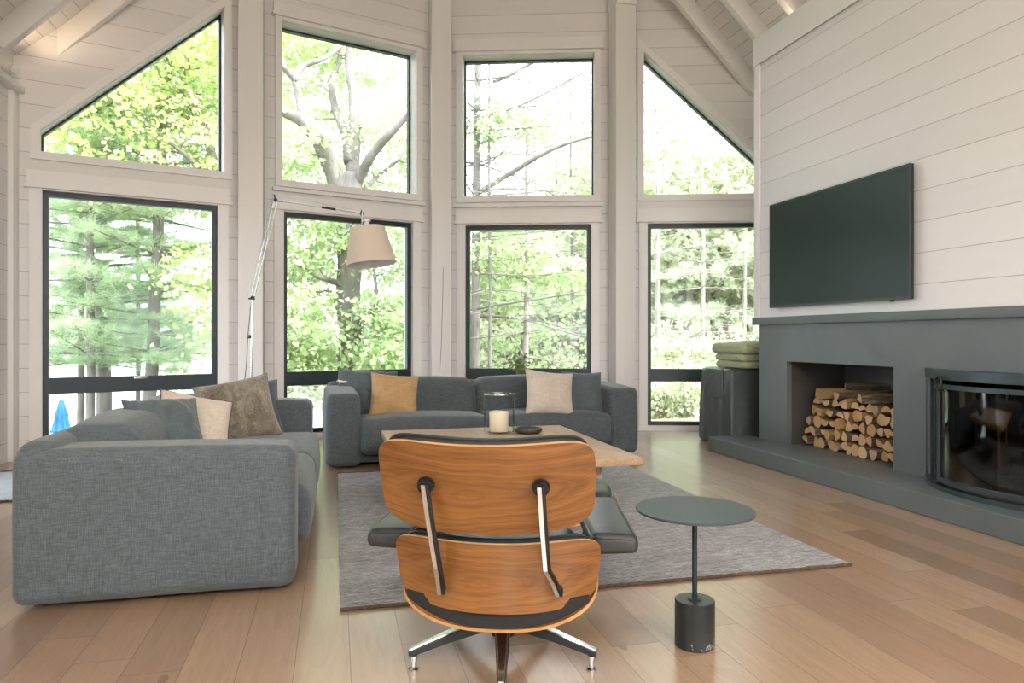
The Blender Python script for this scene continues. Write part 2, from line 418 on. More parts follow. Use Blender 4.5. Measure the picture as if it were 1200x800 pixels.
LOW = {'L1': (2.633, 4.2), 'L2': (.393, 1.946), 'R1': (.308, 1.875), 'R2': (2.568, 4.2)}
LZ0, LZ1, BAR0, BAR1 = .06, 2.552, .60, .758
def low_poly(k): return rect(LOW[k][0], LOW[k][1], LZ0, LZ1)
UP = {'L1': [(2.612, 2.918), (4.208, 2.918), (4.208, 3.048), (2.612, 4.562)],
      'L2': rect(.393, 1.955, 2.905, 4.595), 'R1': rect(.292, 1.888, 2.912, 4.60),
      'R2': [(2.552, 2.907), (4.2, 2.907), (4.2, 2.985), (2.552, 4.553)]}
def grow(poly, ds):
    """move each edge of a convex counter-clockwise polygon outwards by its own distance"""
    n = len(poly); L = []
    for i in range(n):
        a = Vector(poly[i]); b = Vector(poly[(i + 1) % n]); t = (b - a).normalized(); L.append((a - Vector((-t.y, t.x)) * ds[i], t))
    out = []
    for i in range(n):
        p, t = L[i - 1]; q, s = L[i]; den = t.x * s.y - t.y * s.x; w = q - p
        out.append(tuple(p + t * ((w.x * s.y - w.y * s.x) / den)))
    return out
UP = {'L1': grow(UP['L1'], (0, .012, .06, .045)), 'L2': grow(UP['L2'], (0, .01, .08, .05)), 'R1': grow(UP['R1'], (0, .03, .08, .025)), 'R2': grow(UP['R2'], (0, .02, .065, .03))}
WT = .26
def wall(name, mp, keys, label):
    outer = [(0, 0), (SMAX, 0), (SMAX, RIDGE - SMAX * CA + .02), (0, RIDGE + .02)]
    holes = []
    for k in keys: holes += [low_poly(k), UP[k]]
    # depth 0 is the room face; the local frame keeps z up for the board lines
    return struct(MB().add(*slab(outer, holes, mp, 0, WT)).build(name, M['boards'], smooth=False), label)
wall('wall_left_front', mpL, ('L1', 'L2'), 'white shiplap window wall angling away at left')
wall('wall_right_front', mpR, ('R1', 'R2'), 'white shiplap window wall facing the sofas')

def window(n, mp, key, low, label):
    poly = low_poly(key) if low else UP[key]
    s0 = min(p[0] for p in poly); s1 = max(p[0] for p in poly)
    root = empty('window_%d' % n, mp((s0 + s1) / 2, min(p[1] for p in poly), 0), 0, None, None, None, None)
    struct(root, label); o = root.location.copy()
    def mq(a, b, d): return mp(a, b, d) - o
    fw = .05 if low else .024; f0, f1 = (.035, .11) if low else (.17, .24)
    if low:
        holes = [rect(s0 + fw, s1 - fw, BAR1, LZ1 - fw), rect(s0 + fw, s1 - fw, LZ0 + .045, BAR0)]
    else: holes = [inset(poly, fw)]
    MB().add(*slab(poly, holes, mq, f0, f1)).build('window_frame', M['black_frame'], root, smooth=False)
    for h in holes:
        MB().add(*slab(inset(h, -.004), [], mq, f0 + .04, f0 + .046)).build('pane', M['glass'], root, smooth=False)
    if not low: MB().add(*slab(poly, [inset(poly, .005)], mq, .0, f0 - .001)).build('reveal', M['trim'], root, smooth=False)
    c = MB(); cw = .105
    if low:
        c.add(*slab(rect(s0 - cw, s1 + cw, .0, 2.566), [poly], mq, -.032, -.001))
        c.add(*slab(rect(s0 - cw - .012, s1 + cw + .012, .0, .05), [], mq, -.044, -.0325))
        c.build('casing', M['trim'], root, smooth=False)
        h = MB().add(*slab(rect(s0 - cw - .018, s1 + cw + .018, 2.60, 2.735), [], mq, -.042, -.001))
        h.add(*slab(rect(s0 - cw - .035, s1 + cw + .035, 2.567, 2.60), [], mq, -.066, -.001))
        h.build('head_casing', M['trim'], root, smooth=False)
    else:
        c.add(*slab(inset(poly, -cw + .03), [poly], mq, -.032, -.001)); c.build('casing', M['trim'], root, smooth=False)
        if len({round(p[0], 3) for p in poly}) == 2 and abs(poly[2][1] - poly[3][1]) < .01:
            h = MB().add(*slab(rect(s0 - cw + .01, s1 + cw - .01, 4.745, 4.87), [], mq, -.046, -.001))
            h.add(*slab(rect(s0 - cw - .005, s1 + cw + .005, 4.715, 4.745), [], mq, -.075, -.001)); h.build('head_casing', M['trim'], root, smooth=False)
            MB().add(*slab(rect(s0 - cw, s1 + cw, 2.775, 2.815), [], mq, -.06, -.001)).build('window_sill', M['trim'], root, smooth=False)
        # slim white stop inside the reveal
    return root, mq
window(1, mpL, 'L1', True, 'large black framed lower window behind the left sofa')
window(2, mpL, 'L2', True, 'black framed lower window behind the arching floor lamp')
window(3, mpR, 'R1', True, 'black framed lower window behind the small potted plant')
window(4, mpR, 'R2', True, 'black framed lower window beside the covered grill')
window(5, mpL, 'L1', False, 'sloping upper window under the left rafters')
window(6, mpL, 'L2', False, 'square upper window full of thick oak limbs')
window(7, mpR, 'R1', False, 'square upper window showing bare pine branches')
window(8, mpR, 'R2', False, 'sloping upper window beside the television wall')
# crank handle on the left lower window
w1 = bpy.data.objects['window_1']
def wl(s, z, d): return mpL(s, z, d) - w1.location
hb = MB()
c0 = wl(3.36, .74, .035); hb.add(*rbox(.13, .012, .028, .004), M=T(*c0) @ RZ(PA))
pts = [wl(3.40, .755, .02), wl(3.40, .76, -.01), wl(3.36, .752, -.02), wl(3.30, .748, -.018), wl(3.30, .742, .0)]
hb.add(*tube(curve_pts(pts, 5), .007, 8)); hb.build('window_handle', M['chrome'], w1)

# left, right and back walls
def mpXL(y, z, d): return Vector((XL - d, y, z))
lo = [(YB, 0), (7.67, 0), (7.67, ceil_z(XL) + .03), (YB, ceil_z(XL) + .03)]
glz = [rect(5.5, 7.02, .05, 2.45), rect(-.4, 1.4, .9, 2.3)]
struct(MB().add(*slab(lo, glz, mpXL, 0, .16)).build('wall_left', M['boards'], smooth=False), 'white side wall at the left edge with tall glazing')
for i, g in enumerate(glz):
    root = struct(empty('window_%d' % (9 + i), (XL, (g[0][0] + g[1][0]) / 2, g[0][1])), 'side window in the left wall, number %s from the corner' % ('one', 'two')[i])
    def mq(a, b, d, o=root.location.copy()): return mpXL(a, b, d) - o
    MB().add(*slab(g, [inset(g, .06)], mq, .03, .11)).build('window_frame', M['black_frame'], root, smooth=False)
    MB().add(*slab(inset(g, .056), [], mq, .075, .081)).build('pane', M['glass'], root, smooth=False)
    MB().add(*slab(inset(g, -.11), [inset(g, -.0)], mq, -.022, -.001)).build('casing', M['trim'], root, smooth=False)
t = MB().add(*bx(XL + .001, XL + .05, 7.53, 7.66, 0, 3.44, .004)); struct(t.build('trim_1', M['trim']), 'white corner board at the left edge of the room')
t = MB().add(*bx(XL + .001, XL + .10, YB + .01, 7.66, 3.44, 3.50, .006)); struct(t.build('trim_2', M['trim']), 'white ledge board along the top of the left wall')
def mpXR(y, z, d): return Vector((XR + d, y, z))
struct(MB().add(*slab(lo, [], mpXR, 0, .16)).build('wall_right', M['boards'], smooth=False), 'white side wall behind the chimney')
def mpB(x, z, d): return Vector((x, YB - d, z))
bo = [(XL - .16, 0), (XR + .16, 0), (XR + .16, ceil_z(XR + .16)), (APEX.x, RIDGE), (XL - .16, ceil_z(XL - .16))]
bh = [rect(-2.2, .6, .75, 2.45), rect(2.0, 4.8, .75, 2.45)]
struct(MB().add(*slab(bo, bh, mpB, 0, .16)).build('wall_back', M['boards'], smooth=False), 'white gable wall behind the camera')
for i, g in enumerate(bh):
    root = struct(empty('window_%d' % (11 + i), ((g[0][0] + g[1][0]) / 2, YB, g[0][1])), 'window in the back gable, %s pair' % ('first', 'second')[i])
    def mq(a, b, d, o=root.location.copy()): return mpB(a, b, d) - o
    MB().add(*slab(g, [inset(g, .06)], mq, .03, .11)).build('window_frame', M['black_frame'], root, smooth=False)
    MB().add(*slab(inset(g, .056), [], mq, .075, .081)).build('pane', M['glass'], root, smooth=False)
    MB().add(*slab(inset(g, -.11), [inset(g, -.0)], mq, -.022, -.001)).build('casing', M['trim'], root, smooth=False)

# roof slopes (boards run along the ridge) and rafters
def slope(name, sign, label):
    # outline in (ridge direction, down the slope); the front edge follows the prow walls
    Lr = 6.35; tp = math.tan(PA) / math.sqrt(2)
    down = Vector((sign, 0, -1)).normalized(); up = Vector((sign, 0, 1)).normalized()
    poly = [(YB - .5, 0), (8.969 + .14, 0), (8.969 + .14 - Lr * tp, Lr), (YB - .5, Lr)]
    o = MB().add(*slab(poly, [], lambda y, t, d: Vector((0, t, d)) + Vector((y, 0, 0)), 0, .14)).build(name, M['ceiling'], smooth=False)
    along = Vector((0, 1, 0))
    mw = Matrix(((along.x, down.x, up.x, 0), (along.y, down.y, up.y, 0), (along.z, down.z, up.z, 0), (0, 0, 0, 1)))
    mw.translation = Vector((APEX.x, 0, RIDGE)); o.matrix_world = mw
    struct(o, label)
slope('ceiling_left', -1, 'white boarded ceiling slope above the left sofa')
slope('ceiling_right', 1, 'white boarded ceiling slope above the fireplace')
raf_n = 3
RD, RW = .185, .09
ys = [7.80 - .655 * i for i in range(18)]
for i, y in enumerate(ys):
    for sg in (-1, 1):
        down = Vector((sg, 0, -1)).normalized(); nrm = Vector((-sg, 0, -1)).normalized()  # into the room
        ln = (APEX.x - XL) * math.sqrt(2) if sg < 0 else (XR - APEX.x) * math.sqrt(2)
        st = .0
        c = Vector((APEX.x, y, RIDGE)) + down * (ln / 2) + nrm * (RD / 2 + .001)
        v, f = rbox(ln - .02, RW, RD, .006, 1)
        mw = Matrix(((down.x, 0, nrm.x, c.x), (0, 1, 0, c.y), (down.z, 0, nrm.z, c.z), (0, 0, 0, 1)))
        o = MB().add(v, f).build('trim_%d' % raf_n, M['beam']); o.matrix_world = mw; raf_n += 1
        struct(o, 'white painted rafter on the %s slope, number %d from the window wall' % ('left' if sg < 0 else 'right', i + 1))
o = MB().add(*bx(APEX.x - .09, APEX.x + .09, YB + .01, 8.9, RIDGE - .45, RIDGE - .05, .006)).build('trim_%d' % raf_n, M['beam']); raf_n += 1
struct(o, 'white ridge beam at the top of the roof')

# posts in front of the window walls
def post(x0, x1, y0, y1, top, label, crack=None):
    global raf_n
    root = struct(empty('trim_%d' % raf_n, ((x0 + x1) / 2, (y0 + y1) / 2, 0)), label); raf_n += 1
    hx, hy = (x1 - x0) / 2, (y1 - y0) / 2
    b = MB().add(*bx(-hx, hx, -hy, hy, 0, top, .007, 2, (1, 1, 6))); b.build('post', M['beam'], root)
    if crack:
        pts = [(hx * cx_ , -hy - .0003, z) for cx_, z in crack]
        MB().add(*tube(pts, [.0006] + [.0026] * (len(pts) - 2) + [.0006], 6)).build('drying_crack', M['piping'], root)
    return root
post(-.992, -.745, 8.0, 8.24, ceil_z(-.992), 'square white post between the two left windows')
post(1.132, 1.375, 8.66, 8.93, RIDGE - .46, 'tall square white post at the point of the prow', [(-.15, .75), (-.1, .9), (.0, 1.15), (.05, 1.4), (.12, 1.7), (.15, 1.95), (.18, 2.02)])
post(3.25, 3.50, 8.0, 8.24, 5.134, 'square white post left of the covered grill')
o = MB().add(*bx(3.25, 3.505, 7.98, 8.28, 5.135, 5.7, .006)).build('trim_%d' % raf_n, M['beam']); raf_n += 1
struct(o, 'white beam end resting on the right hand post')
for nm, mp, a, b in (('baseboard_left', mpL, .14, SMAX - .02), ('baseboard_right', mpR, .14, SMAX - .02)):
    mb = MB(); keys = ('L1', 'L2') if mp is mpL else ('R1', 'R2')
    cuts = sorted([LOW[k][0] - .12 for k in keys] + [LOW[k][1] + .12 for k in keys])
    ed = [a] + cuts + [b]
    for q in range(0, len(ed) - 1, 2):
        if ed[q + 1] > ed[q] + .01: mb.add(*slab(rect(ed[q], ed[q + 1], 0, .1), [], mp, -.016, -.001))
    struct(mb.build(nm, M['trim'], smooth=False), 'low white baseboard between the windows')

# ------------------------------------------------------------------ chimney wall
CXF = 4.125   # face of the boards
root = struct(empty('wall_chimney', (CXF, 3, 1.35)), 'white board clad chimney wall carrying the television')
Z0 = 1.345 - 1.35; ZT = 4.148 - 1.35
MB().add(*bx(0, XR - CXF - .002, -6.9, 3.43, Z0, ZT, .003)).build('board_cladding', M['chase'], root, smooth=False)
tr = MB().add(*bx(-.02, -.001, 3.352, 3.445, Z0, ZT, .003)); tr.add(*bx(-.019, .30, 3.431, 3.445, Z0, ZT, .003)); tr.build('corner_trim', M['trim'], root)
MB().add(*bx(-.028, -.0205, -6.9, 3.445, 3.873 - 1.35, ZT, .003)).build('top_band', M['trim'], root)

SX = 4.12
fs = empty('fireplace_surround', (SX, 4.9, 0), 0, 'grey concrete fireplace surround with log niche and long low hearth', 'fireplace')
NY0, NY1, NZ1 = 4.598, 5.924, .924; HZ = .142
IY0, IY1 = 2.93, 4.29
face = [(6.371, HZ), (6.371, 1.272), (-1.5, 1.272), (-1.5, HZ)]
def mpS(y, z, d): return Vector((d, y - 4.9, z))
face = [(-1.5, HZ), (6.371, HZ), (6.371, 1.272), (-1.5, 1.272)]
holes = [rect(NY0, NY1, HZ + .0005, NZ1), rect(IY0 + .05, IY1 - .05, HZ + .0005, .90)]
b = MB().add(*slab(face, holes, mpS, 0, .05)); b.add(*bx(.05, XR - SX - .03, 6.32 - 4.9, 6.371 - 4.9, HZ, 1.272, .002))
b.build('surround', M['concrete'], fs, smooth=False)
n = MB(); D = .63
def pl(a): n.add(a, [(0, 1, 2, 3)])
y0, y1 = NY0 - 4.9, NY1 - 4.9
n.add(*bx(.05, D, y1 - .0005, y1 + .03, HZ, NZ1, .001)); n.add(*bx(.05, D, y0 - .03, y0 + .0005, HZ, NZ1, .001))
n.add(*bx(D, D + .03, y0 - .03, y1 + .03, HZ, NZ1, .001)); n.add(*bx(.05, D + .03, y0 - .03, y1 + .03, NZ1, NZ1 + .03, .001))
n.build('log_niche', M['niche'], fs, smooth=False)
MB().add(*bx(-.037, XR - SX - .02, -6.4, 6.447 - 4.9, 1.273, 1.3445, .004)).build('mantel', M['concrete'], fs)
hp = [(3.683, -1.5), (3.683, 6.602), (4.15, 6.602), (4.15, 6.40), (XR - .03, 6.40), (XR - .03, -1.5)]
hm = MB().add(*slab([(x - SX, y - 4.9) for x, y in reversed(hp)], [], lambda a, b_, d: Vector((a, b_, d)), 0.001, HZ))
ho = hm.build('hearth', M['concrete'], fs, smooth=False)
bv = ho.modifiers.new('edge', 'BEVEL'); bv.width = .004; bv.segments = 2; bv.limit_method = 'ANGLE'

# bowed fireplace insert
fi = empty('fireplace_insert', (SX, (IY0 + IY1) / 2, HZ), 0, 'bowed black steel fireplace insert with glass door', 'fireplace')
hw = (IY1 - IY0) / 2; sag = .31; RR = (hw * hw + sag * sag) / (2 * sag); ccx = RR - sag; amax = math.asin(hw / RR)
def bow(a, r, z): return Vector((-(math.cos(a) * r - (RR - sag)), math.sin(a) * r, z))
def band(mb, a0, a1, r0, r1, z0, z1, n=24):
    vs = []; fs = []
    for i in range(n + 1):
        a = a0 + (a1 - a0) * i / n
        for (r, z) in ((r1, z0), (r1, z1), (r0, z1), (r0, z0)): vs.append(tuple(bow(a, r, z)))
    for i in range(n):
        for k in range(4): fs.append((i * 4 + k, i * 4 + (k + 1) % 4, i * 4 + 4 + (k + 1) % 4, i * 4 + 4 + k))
    fs.append((0, 1, 2, 3)); fs.append(tuple(n * 4 + k for k in (3, 2, 1, 0))); mb.add(vs, fs)
H1 = .785
fb = MB()
band(fb, -amax, amax, RR - .05, RR, H1 - .055, H1 - .004); band(fb, -amax, amax, RR - .04, RR + .004, H1 - .004, H1 + .006)
band(fb, -amax, amax, RR - .05, RR, .001, .032); band(fb, -amax, amax, RR - .30, RR - .05, .001, .02)
for sg in (-1, 1):
    band(fb, sg * amax - .012, sg * amax + .012, RR - .05, RR, .001, H1, 2)
    band(fb, sg * .53 - .010, sg * .53 + .010, RR - .045, RR - .004, .03, H1 - .05, 2)
    band(fb, sg * .44 - .008, sg * .44 + .008, RR - .045, RR - .008, .03, H1 - .05, 2)
fb.build('insert_frame', M['steel_frame'], fi, smooth=True, sharp=30)
top = MB(); vs = [(0.0, -hw, H1), (0, hw, H1)] + [tuple(bow(amax - 2 * amax * i / 24, RR - .01, H1)) for i in range(25)]
top.add(vs, [tuple(range(len(vs)))]); v2 = [(x, y, z - .02) for x, y, z in vs]; top.add(v2, [tuple(reversed(range(len(v2))))]); top.build('insert_top', M['steel_black'], fi, smooth=False)
for sg in (-1, 1):
    sd_ = MB(); band(sd_, min(sg * .43, sg * (amax - .01)), max(sg * .43, sg * (amax - .01)), RR - .034, RR - .028, .03, H1 - .05, 10)
    sd_.build('side_panel', M['steel_black'], fi, smooth=True, sharp=30)
dr = MB(); ad = .385
band(dr, -ad, ad, RR - .04, RR - .005, H1 - .115, H1 - .085); band(dr, -ad, ad, RR - .04, RR - .005, .055, .085)
for sg in (-1, 1): band(dr, sg * ad - .012, sg * ad + .012, RR - .04, RR - .005, .055, H1 - .085, 2)
door = dr.build('fire_door', M['steel_frame'], fi, smooth=True, sharp=30)
gp = MB(); band(gp, -ad + .012, ad - .012, RR - .025, RR - .02, .085, H1 - .115); gp.build('door_glass', M['fire_glass'], door, smooth=True, sharp=30)
ah = ad - .085
ring = []
hc = bow(ah, RR + .022, H1 - .075)
for i in range(15):
    a = math.pi * 1.5 + .35 + (2 * math.pi - .7) * i / 14
    tdir = Vector((math.sin(ah), math.cos(ah), 0))
    ring.append(hc + tdir * (.034 * math.cos(a)) + Vector((0, 0, .045 * math.sin(a))))
ring = [bow(ah, RR - .004, H1 - .125)] + ring + [bow(ah - .008, RR - .004, H1 - .125)]
MB().add(*tube(ring, .0085, 8)).build('door_handle', M['black_metal'], door)
fx = MB()
fx.add(*bx(.50, .53, -hw + .1, hw - .1, .0, H1 - .03, .002)); fx.add(*bx(.02, .5, -hw + .06, -hw + .10, 0, H1 - .03, .002)); fx.add(*bx(.02, .5, hw - .10, hw - .06, 0, H1 - .03, .002))
fx.add(*bx(.02, .53, -hw + .06, hw - .06, H1 - .05, H1 - .02, .002))
band(fx, -.43, .43, RR - .32, RR - .06, .021, .06); fx.add(*bx(.02, .5, -hw + .1, hw - .1, 0, .06, .002)); fx.build('firebox', M['firebrick'], fi, smooth=False)
gr = MB()
for i in range(7): gr.add(*tube([(.08, -.3 + .1 * i, .10), (.32, -.3 + .1 * i, .10), (.34, -.3 + .1 * i, .2)], .008, 6))
for x in (.10, .3):
    gr.add(*tube([(x, -.34, .10), (x, .34, .10)], .01, 6))
    for y in (-.3, .3): gr.add(*tube([(x, y, .06), (x, y, .10)], .01, 6))
gr.build('log_grate', M['black_metal'], fi)

# television
tv = empty('television', (CXF, 5.24, 1.43), 0, 'large dark flat television mounted on the white board wall', 'television')
tb = MB().add(*bx(-.062, -.030, -.87, .87, 0, .988, .006, 2)); tb.add(*bx(-.03, -.004, -.45, .45, .2, .8, .004)); tb.build('housing', M['tv_body'], tv)
MB().add(*bx(-.0635, -.0622, -.858, .858, .02, .976, .0005)).build('screen', M['tv_screen'], tv, smooth=False)
MB().add(*slab(rect(-.87, .87, 0, .988), [rect(-.858, .858, .02, .976)], lambda a, b_, d: Vector((d, a, b_)), -.066, -.0622)).build('bezel', M['tv_body'], tv, smooth=False)
MB().add(*bx(-.06, -.045, -.70, -.66, -.012, .0, .003)).build('sensor', M['tv_body'], tv)

# spotlight on the ledge at the left
sp = empty('spotlight', (XL + .055, 7.45, 3.50), 0, 'small white spotlight on the ledge in the upper left corner', 'lamp')
MB().add(*tube([(0, 0, 0), (0, 0, .06)], .012, 10)).add(*rbox(.07, .07, .01, .003), M=T(0, 0, .006)).build('bracket', M['white_plastic'], sp)
pr = [(.0, -.09), (.038, -.09), (.04, -.085), (.04, .09), (.036, .09), (.034, .07), (0, .07)]
MB().add(*lathe(pr, 24), M=T(0, 0, .10) @ RZ(R(50)) @ RX(R(-75))).build('spotlight_head', M['white_plastic'], sp)
# ------------------------------------------------------------------ rugs
def rug(name, x0, x1, y0, y1, th, mat, label, edge=None, nx=120, ny=150):
    root = empty(name, ((x0 + x1) / 2, (y0 + y1) / 2, 0), 0, label, 'rug')
    w, l = (x1 - x0) / 2, (y1 - y0) / 2
    vs = []; fs = []
    for j in range(ny + 1):
        for i in range(nx + 1):
            a, b = -1 + 2 * i / nx, -1 + 2 * j / ny
            wob = .006 * noise.noise((a * 6, b * 7, 1))
            z = th - (.3 * th if i in (0, nx) or j in (0, ny) else 0) + .0022 * noise.noise((a * w * 55, b * l * 75, 3.3))
            vs.append((a * w + wob, b * l + wob, z))
    for j in range(ny):
        for i in range(nx): k = j * (nx + 1) + i; fs.append((k, k + 1, k + nx + 2, k + nx + 1))
    rim = [i for i in range(nx + 1)] + [(nx + 1) * j + nx for j in range(1, ny + 1)] + [(nx + 1) * ny + i for i in range(nx - 1, -1, -1)] + [(nx + 1) * j for j in range(ny - 1, 0, -1)]
    n0 = len(vs); vs += [(vs[i][0], vs[i][1], .0005) for i in rim]
    for k in range(len(rim)):
        q = (k + 1) % len(rim); fs.append((rim[k], n0 + k, n0 + q, rim[q]))
    fs.append(tuple(n0 + k for k in range(len(rim) - 1, -1, -1)))
    MB().add(vs, fs).build('pile', mat, root, sharp=60)
    if edge:
        for sgn in (-1, 1):
            e = MB()
            pts = [(-w + 2 * w * i / 120, sgn * (l + .004) + .004 * noise.noise((i * .3, sgn, 0)), .008 + .003 * noise.noise((i * .9, 5, 0))) for i in range(121)]
            e.add(*tube(pts, [.0085 + .0035 * noise.noise((i * 1.3, 8, sgn)) for i in range(121)], 7))
            e.build('bound_edge', edge, root)
    return root
rug('area_rug', .02, 2.522, 3.095, 6.18, .014, M['rug'], 'large flecked grey wool rug under the coffee table', M['rug_edge'])
rug('area_rug', -2.86, -1.55, 5.70, 6.95, .010, M['rug2'], 'small plain blue grey rug behind the left sofa', M['rug_edge'], 40, 40)

# ------------------------------------------------------------------ sofas
def soften(vs, amp, sc, seed, puff=None):
    out = []
    for p in vs:
        p = Vector(p)
        if puff: p = puff(p)
        n = Vector((noise.noise((p.x * sc, p.y * sc, p.z * sc + seed)), noise.noise((p.x * sc + 9, p.y * sc, p.z * sc + seed)), noise.noise((p.x * sc, p.y * sc + 5, p.z * sc + seed))))
        out.append(tuple(p + n * amp))
    return out
def sofa(loc, rz, L, D, label, nseat=2, armh=.665, backh=.735, arm=.30, seed=0):
    root = empty('sofa', loc, rz, label, 'sofa')
    mat = M['sofa']; hl, hd = L / 2, D / 2
    # plinth and feet (front is -y)
    MB().add(*bx(-hl + .06, hl - .06, -hd + .10, hd - .05, .035, .16, .01)).build('base', mat, root)
    for sx in (-1, 1):
        for sy in (-1, 1):
            MB().add(*bx(sx * (hl - .16) - .03, sx * (hl - .16) + .03, sy * (hd - .2) - .03, sy * (hd - .2) + .03, 0, .037, .004)).build('foot', M['black_metal'], root)
    def armshape(sx):
        v, f = rbox(arm, D, armh - .02, .058, 6, (4, 12, 6))
        def puff(p):
            q = p.copy(); t = (p.z + (armh - .02) / 2) / (armh - .02)
            q.x *= .97 + .05 * math.sin(math.pi * min(1, t * 1.1)); 
            q.z += .016 * (1 - (2 * p.y / D) ** 2) * max(0, t - .3) + .018 * (p.y / hd) * max(0, t - .5)
            # square lower outside corner: pull the rounding back out near the floor
            if t < .2: q.x *= 1 + .03 * (.2 - t) / .2
            return q
        return soften(v, .004, 4, seed + sx, puff), f
    for sx in (-1, 1):
        v, f = armshape(sx)
        MB().add(v, f, T(sx * (hl - arm / 2), 0, .02 + (armh - .02) / 2)).build('arm', mat, root, sharp=0)
    inner = L - 2 * arm; sw = inner / nseat
    for i in range(nseat):
        cx = -inner / 2 + sw * (i + .5)
        sd = D - .30
        v, f = rbox(sw + .012, sd, .30, .075, 6, (8, 8, 4))
        def puff(p, sw=sw, sd=sd):
            q = p.copy()
            if p.z > 0: q.z += .035 * (1 - (2 * p.x / sw) ** 2) * (1 - (2 * p.y / sd) ** 4) * (p.z / .15)
            q.z += .015 * (-p.y / sd) * (1 if p.z > 0 else 0)
            if p.y < -sd * .4: q.y -= .028 * (1 - (2 * p.x / sw) ** 4) * max(0, 1 - abs(p.z + .01) / .16)
            return q
        MB().add(soften(v, .005, 3, seed + 3 + i, puff), f, T(cx, -hd + sd / 2 - .045, .115 + .15)).build('seat_cushion', mat, root, sharp=0)
        bd = .36
        v, f = rbox(sw + .012, bd, backh - .24, .13, 7, (8, 4, 6))
        def puffb(p, sw=sw):
            q = p.copy(); t = p.z / (backh - .24) + .5
            q.y += .07 * (t - .4) - (.03 * (1 - (2 * p.x / sw) ** 2) if p.y < 0 else 0)
            q.z += .02 * (1 - (2 * p.x / sw) ** 2) * t
            return q
        MB().add(soften(v, .008, 2.6, seed + 7 + i, puffb), f, T(cx, hd - bd / 2 - .07, .24 + (backh - .24) / 2)).build('back_cushion', mat, root, sharp=0)
    bh_ = backh - .055
    v, f = rbox(L - .05, .17, bh_, .07, 5, (14, 1, 4))
    MB().add(soften(v, .005, 3, seed + 20), f, T(0, hd - .085, .03 + bh_ / 2)).build('back_frame', mat, root, sharp=0)
    return root
# left sofa: front faces +x
sofa((-.745, 4.72, 0), R(90), 2.70, 1.14, 'grey blue fabric sofa at left, seen from its arm end', seed=11)
SB = sofa((1.385, 6.96, 0), R(2.2), 2.97, 1.02, 'grey blue fabric sofa facing the camera under the windows', seed=40)

# ------------------------------------------------------------------ cushions
def cushion(name_label, mat, c, w, h, t, yaw=0, tilt=0, roll=0, seed=0, wr=.02, pinch=.075, piping=None, zipmat=None, drop=0):
    N = 26; vs = []; fs = []
    def pos(i, j, s):
        u, v = -1 + 2 * i / N, -1 + 2 * j / N
        x = w / 2 * u * (1 - pinch * (1 - v * v)); z = h / 2 * v * (1 - pinch * (1 - u * u))
        prof = (max(0, (1 - u * u * abs(u))) * max(0, (1 - v * v * abs(v)))) ** .55
        y = s * t / 2 * prof
        k = prof ** .5
        y += k * wr * (noise.noise((x * 9 + seed, z * 9, s * 2.0)) + .6 * noise.noise((x * 22, z * 14 + seed, s * 3.0)))
        y += drop * (1 - v) * .25 * s
        return (x, y, z)
    idx = {}
    for s in (-1, 1):
        for j in range(N + 1):
            for i in range(N + 1):
                e = i in (0, N) or j in (0, N)
                key = (i, j, 0 if e else s)
                if key not in idx: idx[key] = len(vs); vs.append(pos(i, j, 0 if e else s))
    def g(i, j, s): return idx[(i, j, 0 if (i in (0, N) or j in (0, N)) else s)]
    mi = []
    for s in (-1, 1):
        for j in range(N):
            for i in range(N):
                q = (g(i, j, s), g(i + 1, j, s), g(i + 1, j + 1, s), g(i, j + 1, s))
                fs.append(q if s < 0 else tuple(reversed(q))); mi.append(0 if s < 0 or zipmat is None else 1)
    root = MB(); root.v = vs; root.f = fs; root.m = mi
    o = root.build('throw_cushion', [mat] + ([zipmat] if zipmat else []), None, sharp=0)
    o.location = c; o.rotation_euler = (RZ(yaw) @ RX(-tilt) @ RY(roll)).to_euler()
    tag(o, name_label, 'cushion')
    rim = [g(i, 0, 1) for i in range(N)] + [g(N, j, 1) for j in range(N)] + [g(i, N, 1) for i in range(N, 0, -1)] + [g(0, j, 1) for j in range(N, 0, -1)]
    p = MB().add(*tube([vs[i] for i in rim], .004 if piping else .0028, 6, closed=True)).build('piping' if piping else 'seam', piping or mat, o)
    if piping: p['label'] = 'dark piping'
    return o
# on the left sofa (seat top about .42)
cushion('small blue grey cushion nearest the front arm of the left sofa', M['cush_blue'], at(194, 502, 4.0), .40, .38, .22, yaw=R(32), tilt=R(34), roll=R(2), seed=1, wr=.034)
cushion('cream cushion with dark piping wedged behind the small blue one', M['cush_cream'], at(228, 497, 4.40), .44, .40, .18, yaw=R(30), tilt=R(30), roll=R(16), seed=2, piping=M['piping'])
cushion('large taupe textured cushion propped on the left sofa', M['cush_olive'], at(279, 482, 5.15), .52, .50, .20, yaw=R(10), tilt=R(26), roll=R(-11), seed=3, wr=.026)
cushion('blue grey cushion half hidden behind the large taupe one', M['cush_blue'], at(288, 482, 5.42), .52, .46, .15, yaw=R(14), tilt=R(22), roll=R(-4), seed=4)
# on the back sofa
cushion('dark blue grey cushion at the left end of the back sofa', M['cush_blue'], at(420, 461, 6.98), .48, .48, .20, yaw=R(-20), tilt=R(16), roll=R(3), seed=5, wr=.018)
cushion('blue grey cushion showing only its top edge behind the ochre one', M['cush_blue'], at(441, 460, 7.17), .44, .44, .11, yaw=R(4), tilt=R(13), roll=R(0), seed=6)
cushion('ochre linen cushion on the left of the back sofa', M['cush_ochre'], at(462, 464, 6.84), .46, .44, .20, yaw=R(6), tilt=R(21), roll=R(6), seed=7, zipmat=M['cush_cream'])
cushion('blue grey cushion at the right end of the back sofa', M['cush_blue'], at(683, 462, 7.12), .44, .46, .17, yaw=R(8), tilt=R(14), roll=R(3), seed=8)
cushion('natural linen cushion on the right of the back sofa', M['cush_linen'], at(644, 461, 6.86), .49, .45, .20, yaw=R(6), tilt=R(20), roll=R(7), seed=9)
